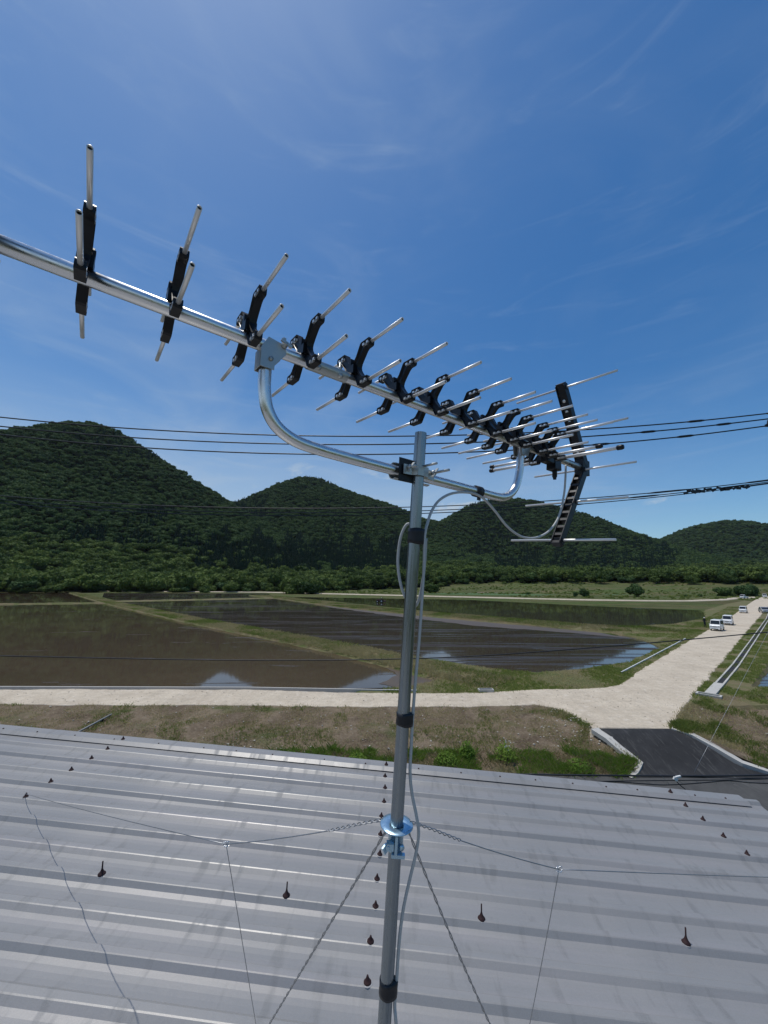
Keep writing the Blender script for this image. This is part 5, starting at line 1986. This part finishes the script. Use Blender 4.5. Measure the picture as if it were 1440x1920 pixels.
# cable bundle low over the street
YC = 7.2
gc = 'cables strung low along the street'
span('street_cable', [(-9.5, YC, 5.1), (-3, YC, 4.86), (1.2, YC, 4.80), (4.4, YC, 4.775), (6.5, YC, 4.795), (9.6, YC, 4.92)], 0.014, 'thickest black cable along the street just beyond the roof edge', 'cable', group=gc)
span('street_cable', [(-9.5, YC + .03, 5.0), (-2, YC + .03, 4.72), (1.2, YC + .03, 4.66), (2.6, YC + .03, 4.655), (4.4, YC + .03, 4.685), (6.5, YC + .03, 4.72), (9.6, YC + .03, 4.85)], 0.008, 'thin black cable running just under the thickest street cable', 'cable', group=gc)
wavy = [(-9.5, YC + .06, 4.95)] + [(x, YC + .06, 4.63 + 0.022 * math.sin(x * 3.6) + (0.03 if x > 5.8 else 0)) for x in np.linspace(0.2, 7.4, 20)] + [(9.6, YC + .06, 4.8)]
span('street_cable', wavy, 0.009, 'wavy lowest cable of the street bundle', 'cable', group=gc)
span('street_cable', [(4.6, YC, 4.78), (5.4, YC, 4.755), (6.4, YC, 4.735), (7.4, YC, 4.74), (9.6, YC, 4.86)], 0.006, 'short thin cable leaving the white clip toward the right', 'cable', group=gc)
span('street_cable', [(5.6, 5.6, 4.92), (6.2, 5.6, 4.905), (8.0, 5.6, 4.9), (9.6, 5.6, 4.95)], 0.016, 'black cable end showing right of the roof corner', 'cable', group=gc)
e = empty('cable_clip', (4.93, YC - 0.03, 4.74))
tag(e, 'small white cable clip with a dangling black tail on the street cables', 'clip')
mb = MB()
mb.box((0, 0, 0), (0.07, 0.03, 0.05), Matrix.Rotation(0.6, 3, 'Y'))
mb.box((0.05, 0, 0.035), (0.09, 0.03, 0.03), Matrix.Rotation(-0.2, 3, 'Y'))
mb.build('clip_body', M['white_plastic'], e, 0.006)
MB().tube(smooth_path([(0, 0, -0.02), (0.06, -0.02, -0.09), (0.12, -0.03, -0.14), (0.16, -0.05, -0.22), (0.22, -0.08, -0.30)], n=5), 0.007, 6).build('tail', M['cable_black'], e)
mb = MB()
for x0 in (2.3, 2.6, 3.2, 3.35, 4.7):
    mb.tube(smooth_path([(x0, YC, 4.79), (x0 + 0.08, YC - .01, 4.71), (x0 + 0.15, YC, 4.63)], n=4), 0.0035, 5)
for x in np.linspace(3.6, 7.3, 14):
    mb.tube([(x, YC + .03, 4.69), (x + 0.09, YC + .05, 4.63)], 0.0025, 5)
o = mb.build('lashing_wires', M['steel_wire'])
tag(o, 'thin lashing wires tying the street cables together', 'lashing', kind='stuff')
for x, lb in ((9.7, 'short steel pole ending the street cables outside the right edge'), (-9.7, 'short steel pole ending the street cables hidden on the left')):
    o = MB().tube([(0, 0, 0), (0, 0, 6.6)], [0.09, 0.07], 14).build('cable_pole', M['pole_concrete'])
    o.location = (x, YC - 0.7 if x > 0 else YC, -1.25)
    tag(o, lb, 'pole')

# far lines and poles near the woods
for i, (x, y) in enumerate(((262, 370), (330, 400), (430, 452), (478, 470))):
    o = MB().tube([(0, 0, 0), (0, 0, 11)], [0.22, 0.15], 8).build('far_pole', M['pole_concrete'])
    z0 = float(hills_z(np.array([float(x)]), np.array([float(y)]))[0])
    o.location = (x, y, max(z0, -0.42) - 0.2)
    tag(o, ['leftmost thin pale pole in front of the right hand woods', 'second thin pale pole from the left before the right hand woods',
            'third thin pale pole from the left before the right hand woods', 'rightmost thin pale pole in front of the woods'][i], 'pole', 'far poles by the woods')
e = empty('white_shed', (262, 405, 0.5), 0.3)
tag(e, 'low shed with a pale roof at the edge of the right hand woods', 'shed')
MB().box((0, 0, 1.2), (9, 6, 2.6)).build('wall', M['wall'], e)
MB().prism([(-3.6, 2.4), (3.6, 2.4), (0.0, 3.6)], 0, -5.0, 5.0).build('roof', M['white_plastic'], e)

# ------------------------------------------------------------------ vehicles
wheel_me = MB().lathe([(0.0, 0.085), (0.20, 0.085), (0.27, 0.07), (0.29, 0.03), (0.29, -0.03), (0.27, -0.07), (0.0, -0.07)], 18).mesh('tyre')
rim_me = MB().lathe([(0.0, 0.098), (0.06, 0.1), (0.07, 0.094), (0.16, 0.092), (0.175, 0.086)], 14).mesh('rim')


def vehicle(name, loc, rz, label, cat, prof, glass_side, W, paint, front, group=None, bed=None, scale=1.0):
    """prof: side outline (x forward, z up); front: dict with windscreen corners etc."""
    e = empty(name, loc, rz)
    e.scale = (scale, scale, scale)
    tag(e, label, cat, group)
    bm = bmesh.new()

    def y_at(z):
        return W / 2 * (1.0 if z < 0.95 else 1.0 - 0.115 * (z - 0.95))
    n = len(prof)
    L_ = [bm.verts.new((x, y_at(z), z)) for x, z in prof]
    R_ = [bm.verts.new((x, -y_at(z), z)) for x, z in prof]
    bm.faces.new(L_)
    bm.faces.new(R_[::-1])
    for i in range(n):
        j = (i + 1) % n
        bm.faces.new((L_[j], L_[i], R_[i], R_[j]))
    bmesh.ops.recalc_face_normals(bm, faces=bm.faces)
    me = bpy.data.meshes.new('body')
    bm.to_mesh(me)
    bm.free()
    body = link('body', me, M[paint], e)
    md = body.modifiers.new('bevel', 'BEVEL')
    md.width = 0.05
    md.segments = 3
    md.limit_method = 'ANGLE'
    md.angle_limit = math.radians(25)
    # side panes
    for sg in (1, -1):
        for gl in glass_side:
            mb = MB()
            vs = [(x, sg * (y_at(z) + 0.004), z) for x, z in gl] + [(x, sg * (y_at(z) - 0.02), z) for x, z in gl]
            m_ = len(gl)
            mb.add(vs, [tuple(range(m_)), tuple(range(m_, 2 * m_))[::-1]] + [(i, (i + 1) % m_, m_ + (i + 1) % m_, m_ + i) for i in range(m_)])
            mb.build('side_window', M['glass'], e)
    # windscreen
    (x0, z0), (x1, z1) = front['screen']
    dd = Vector((x1 - x0, 0, z1 - z0)).normalized()
    nn = Vector((dd.z, 0, -dd.x))
    if nn.x < 0:
        nn = -nn
    mb = MB()
    w0, w1 = y_at(z0) * 0.92, y_at(z1) * 0.90
    q = [Vector((x0, -w0, z0)), Vector((x0, w0, z0)), Vector((x1, w1, z1)), Vector((x1, -w1, z1))]
    mb.add([p + nn * 0.006 for p in q] + [p - nn * 0.02 for p in q], [(0, 1, 2, 3), (7, 6, 5, 4), (0, 4, 5, 1), (1, 5, 6, 2), (2, 6, 7, 3), (3, 7, 4, 0)])
    mb.build('windscreen', M['glass'], e)
    xf = front['nose']
    for sg in (1, -1):
        MB().box((xf - 0.02, sg * (W / 2 - 0.21), front['lamp_z']), (0.10, 0.30, 0.20)).build('headlight', M['lamp'], e, 0.03)
        MB().box((front['mirror'][0], sg * (W / 2 + 0.10), front['mirror'][1]), (0.08, 0.16, 0.20)).build('mirror', M[paint], e, 0.02)
    MB().box((xf + 0.0, 0, front['lamp_z'] - 0.06), (0.05, W - 0.85, 0.10)).build('grille', M['black_plastic'], e)
    MB().box((xf - 0.01, 0, 0.40), (0.14, W - 0.03, 0.24)).build('bumper', M[paint], e, 0.04)
    MB().box((xf + 0.045, 0, 0.36), (0.06, W - 0.5, 0.10)).build('air_intake', M['black_plastic'], e)
    MB().box((xf + 0.066, 0, 0.47), (0.02, 0.33, 0.16)).build('number_plate', M['white_plastic'], e)
    for x in front['axles']:
        for sg in (1, -1):
            w = empty('wheel', (x, sg * (W / 2 - 0.085), 0.285))
            w.parent = e
            w.rotation_euler = (math.radians(-90 * sg), 0, 0)
            link('tyre', wheel_me, M['rubber'], w)
            link('rim', rim_me, M['rim'], w)
            MB().box((x, sg * (W / 2 - 0.02), 0.34), (0.72, 0.05, 0.5)).build('wheel_arch', M['black_plastic'], e, 0.1)
    if bed:
        for c_b, s_b in bed:
            MB().box(c_b, s_b).build('bed_panel', M[paint], e)
    return e


VAN = [(1.70, 0.28), (1.74, 0.75), (1.66, 0.98), (1.22, 1.12), (0.80, 1.80), (0.62, 1.88), (-1.55, 1.88), (-1.68, 1.75), (-1.70, 0.30)]
VAN_G = [[(1.02, 1.10), (0.74, 1.68), (0.16, 1.70), (0.16, 1.10)], [(0.08, 1.10), (0.08, 1.70), (-0.72, 1.70), (-0.72, 1.10)], [(-0.80, 1.10), (-0.80, 1.70), (-1.48, 1.68), (-1.55, 1.10)]]
VAN_F = dict(screen=((1.21, 1.14), (0.81, 1.79)), nose=1.72, lamp_z=0.82, mirror=(0.98, 1.12), axles=(1.15, -1.2))
CAR = [(2.0, 0.28), (2.05, 0.70), (1.90, 0.86), (1.10, 0.98), (0.45, 1.46), (0.20, 1.52), (-0.90, 1.52), (-1.50, 1.05), (-1.95, 1.0), (-2.0, 0.30)]
CAR_G = [[(0.86, 0.98), (0.40, 1.38), (-0.20, 1.42), (-0.20, 0.98)], [(-0.28, 0.98), (-0.28, 1.42), (-0.85, 1.40), (-1.20, 0.99)]]
CAR_F = dict(screen=((1.08, 1.0), (0.47, 1.44)), nose=2.02, lamp_z=0.72, mirror=(0.75, 0.98), axles=(1.3, -1.25))
TRK = [(1.66, 0.30), (1.70, 0.80), (1.60, 1.02), (1.22, 1.72), (1.10, 1.78), (0.36, 1.78), (0.28, 0.70), (-1.68, 0.66), (-1.70, 0.40)]
TRK_G = [[(1.40, 1.08), (1.14, 1.60), (0.48, 1.62), (0.46, 1.08)]]
TRK_F = dict(screen=((1.58, 1.06), (1.24, 1.70)), nose=1.68, lamp_z=0.72, mirror=(1.42, 1.15), axles=(1.1, -1.1))
BED = [((-0.72, 0.70, 0.82), (1.9, 0.04, 0.30)), ((-0.72, -0.70, 0.82), (1.9, 0.04, 0.30)), ((-1.66, 0, 0.82), (0.04, 1.36, 0.30)), ((0.22, 0, 0.95), (0.04, 1.36, 0.55))]
RD = math.atan2(30.3, 30.5)        # road heading
FACE = RD + math.pi                # toward the house
gv = 'vehicles parked along the gravel road'
vehicle('parked_van', (56.9, 68.0, 0.01), FACE - 0.10, 'nearest white van parked on the left side of the gravel road', 'van', VAN, VAN_G, 1.48, 'white_paint', VAN_F, gv, scale=0.93)
vehicle('parked_van', (66.9, 77.2, 0.01), FACE - 0.02, 'white van standing mid road just behind the nearest van', 'van', VAN, VAN_G, 1.48, 'white_paint', dict(VAN_F), gv, scale=0.93)
vehicle('parked_van', (97.3, 107.0, 0.01), FACE - 0.06, 'third white van farther up the gravel road, alone on its left side', 'van', VAN, VAN_G, 1.48, 'white_paint', VAN_F, gv, scale=0.93)
vehicle('parked_car', (103.6, 107.6, 0.01), FACE + 0.25, 'silver car at the right picture edge beside the gravel road', 'car', CAR, CAR_G, 1.69, 'silver_paint', CAR_F, gv)
vehicle('parked_pickup', (182.9, 199.5, 0.05), math.radians(200), 'small white pickup in front of the dark tree at the road end', 'pickup', TRK, TRK_G, 1.45, 'white_paint', TRK_F, gv, BED, scale=1.15)
vehicle('parked_pickup', (207.5, 214, 0.05), FACE, 'white pickup at the very end of the gravel road at the right edge', 'pickup', TRK, TRK_G, 1.45, 'white_paint', TRK_F, gv, BED, scale=1.15)

# ------------------------------------------------------------------ people


def person(loc, rz, label, seated=False, hat=True):
    e = empty('person', loc, rz)
    tag(e, label, 'person')
    if seated:
        J = dict(pel=(0, 0, 0.50, .14), wai=(0, -.02, 0.68, .13), che=(0.03, 0, 0.92, .15), nec=(0.05, 0, 1.08, .055), hea=(0.07, 0, 1.16, .07), top=(0.07, 0, 1.28, .085),
                 ls=(0.03, .18, 1.0, .06), le=(0.18, .24, 0.80, .045), lh=(0.40, .16, 0.80, .035), rs=(0.03, -.18, 1.0, .06), re=(0.18, -.24, 0.80, .045), rh=(0.40, -.16, 0.80, .035),
                 lk=(0.38, .13, 0.48, .075), lf=(0.42, .13, 0.06, .05), lt=(0.56, .14, 0.03, .04), rk=(0.38, -.13, 0.48, .075), rf=(0.42, -.13, 0.06, .05), rt=(0.56, -.14, 0.03, .04))
    else:
        J = dict(pel=(0, 0, 0.92, .14), wai=(0, 0, 1.08, .13), che=(0.03, 0, 1.32, .15), nec=(0.05, 0, 1.47, .055), hea=(0.08, 0, 1.55, .07), top=(0.08, 0, 1.66, .085),
                 ls=(0.03, .19, 1.40, .06), le=(0.06, .27, 1.13, .045), lh=(0.24, .22, 1.0, .035), rs=(0.03, -.19, 1.40, .06), re=(0.06, -.27, 1.13, .045), rh=(0.24, -.2, 1.02, .035),
                 lk=(0.05, .11, 0.50, .08), lf=(0.0, .12, 0.07, .05), lt=(0.16, .14, 0.03, .04), rk=(0.03, -.11, 0.50, .08), rf=(-0.03, -.12, 0.07, .05), rt=(0.13, -.14, 0.03, .04))
    ed = ['pel-wai', 'wai-che', 'che-nec', 'nec-hea', 'hea-top', 'che-ls', 'ls-le', 'le-lh', 'che-rs', 'rs-re', 're-rh', 'pel-lk', 'lk-lf', 'lf-lt', 'pel-rk', 'rk-rf', 'rf-rt']
    ks = list(J)
    me = bpy.data.meshes.new('body')
    me.from_pydata([J[q][:3] for q in ks], [tuple(ks.index(w) for w in x.split('-')) for x in ed], [])
    o = link('body', me, M['dark_cloth'], e)
    sk = o.modifiers.new('skin', 'SKIN')
    for q, vtx in zip(ks, me.skin_vertices[0].data):
        vtx.radius = (J[q][3], J[q][3])
        vtx.use_root = q == 'pel'
    o.modifiers.new('sub', 'SUBSURF').levels = 1
    o.modifiers['sub'].render_levels = 2
    h = Vector(J['top'][:3])
    MB().lathe([(0.0, 0.10), (0.06, 0.085), (0.10, 0.03), (0.105, 0.0), (0.17 if hat else 0.10, -0.01), (0.0, -0.012)], 14, None, h + Vector((0, 0, 0.02))).build('hat', M['white_cloth'], e)
    MB().lathe([(0.0, -0.115), (0.05, -0.10), (0.078, -0.04), (0.082, 0.02), (0.06, 0.06), (0.0, 0.07)], 12, None, h + Vector((0.035, 0, -0.02))).build('face', M['skin'], e)
    return e


person((58.6, 72.6, 0.0), FACE + 0.6, 'person in dark clothes and white hat standing behind the nearest van')

# rice field tractor with driver
e = empty('tractor', (-1.3, 154.8, -0.32), math.radians(170))
tag(e, 'small dark red tractor working in the far paddy left of the mast', 'tractor')
MB().box((0.85, 0, 0.95), (1.25, 0.62, 0.62)).build('bonnet', M['red_paint'], e, 0.06)
MB().box((-0.2, 0, 0.70), (1.6, 0.55, 0.35)).build('chassis', M['black_plastic'], e)
MB().box((-0.55, 0, 1.02), (0.5, 0.5, 0.14)).build('seat', M['black_plastic'], e, 0.03)
MB().tube([(0.25, 0, 1.1), (0.05, 0, 1.45)], 0.03, 8).build('steering_column', M['black_plastic'], e)
for sg in (1, -1):
    MB().box((-0.6, sg * 0.62, 1.22), (1.1, 0.34, 0.08)).build('fender', M['red_paint'], e, 0.02)
    MB().tube([(-0.95, sg * 0.5, 1.1), (-0.98, sg * 0.5, 2.05)], 0.03, 8).build('roll_bar', M['black_plastic'], e)
    for x, r_, w_ in ((-0.62, 0.60, 0.16), (1.05, 0.42, 0.11)):
        wl_ = empty('wheel', (x, sg * 0.66, r_))
        wl_.parent = e
        wl_.rotation_euler = (math.radians(-90 * sg), 0, 0)
        mb = MB().lathe([(0.0, w_), (r_ * 0.85, w_), (r_, w_ * 0.7), (r_, -w_ * 0.7), (r_ * 0.85, -w_), (0, -w_)], 18)
        for q in range(12):
            a = q * math.pi / 6
            mb.box((r_ * 1.02 * math.cos(a), r_ * 1.02 * math.sin(a), 0), (0.07, 0.07, w_ * 1.7), Matrix.Rotation(a, 3, 'Z'))
        mb.build('tyre', M['rubber'], wl_)
        MB().lathe([(0, w_ + 0.01), (r_ * 0.45, w_ + 0.01), (r_ * 0.5, w_ - 0.01)], 12).build('rim', M['white_plastic'], wl_)
MB().tube([(-0.95, -0.5, 2.05), (-0.95, 0.5, 2.05)], 0.03, 8).build('roll_bar', M['black_plastic'], e)
MB().box((-1.75, 0, 0.55), (0.7, 2.0, 0.5)).build('rotary_tiller', M['red_paint'], e, 0.04)
MB().bar((-1.0, 0, 0.7), (-1.5, 0, 0.6), 0.3, 0.12).build('hitch', M['black_plastic'], e)
person((-0.75, 154.72, 0.24), math.radians(170), 'person driving the small tractor in the far paddy', seated=True)

# ------------------------------------------------------------------ thin summer haze filling the valley
hz_m = bpy.data.materials.new('valley_haze')
hz_m.use_nodes = True
hn, hl = hz_m.node_tree.nodes, hz_m.node_tree.links
hn.clear()
ho = hn.new('ShaderNodeOutputMaterial')
hv = hn.new('ShaderNodeVolumePrincipled')
hv.inputs['Color'].default_value = (0.80, 0.88, 1.0, 1)
hv.inputs['Density'].default_value = 0.000022
hv.inputs['Anisotropy'].default_value = 0.2
hl.new(hv.outputs[0], ho.inputs['Volume'])
hz = MB().box((0, 3000, 182), (12200, 12200, 380)).build('haze', hz_m)
tag(hz, 'thin bluish summer haze hanging in the valley air', 'haze', kind='stuff')
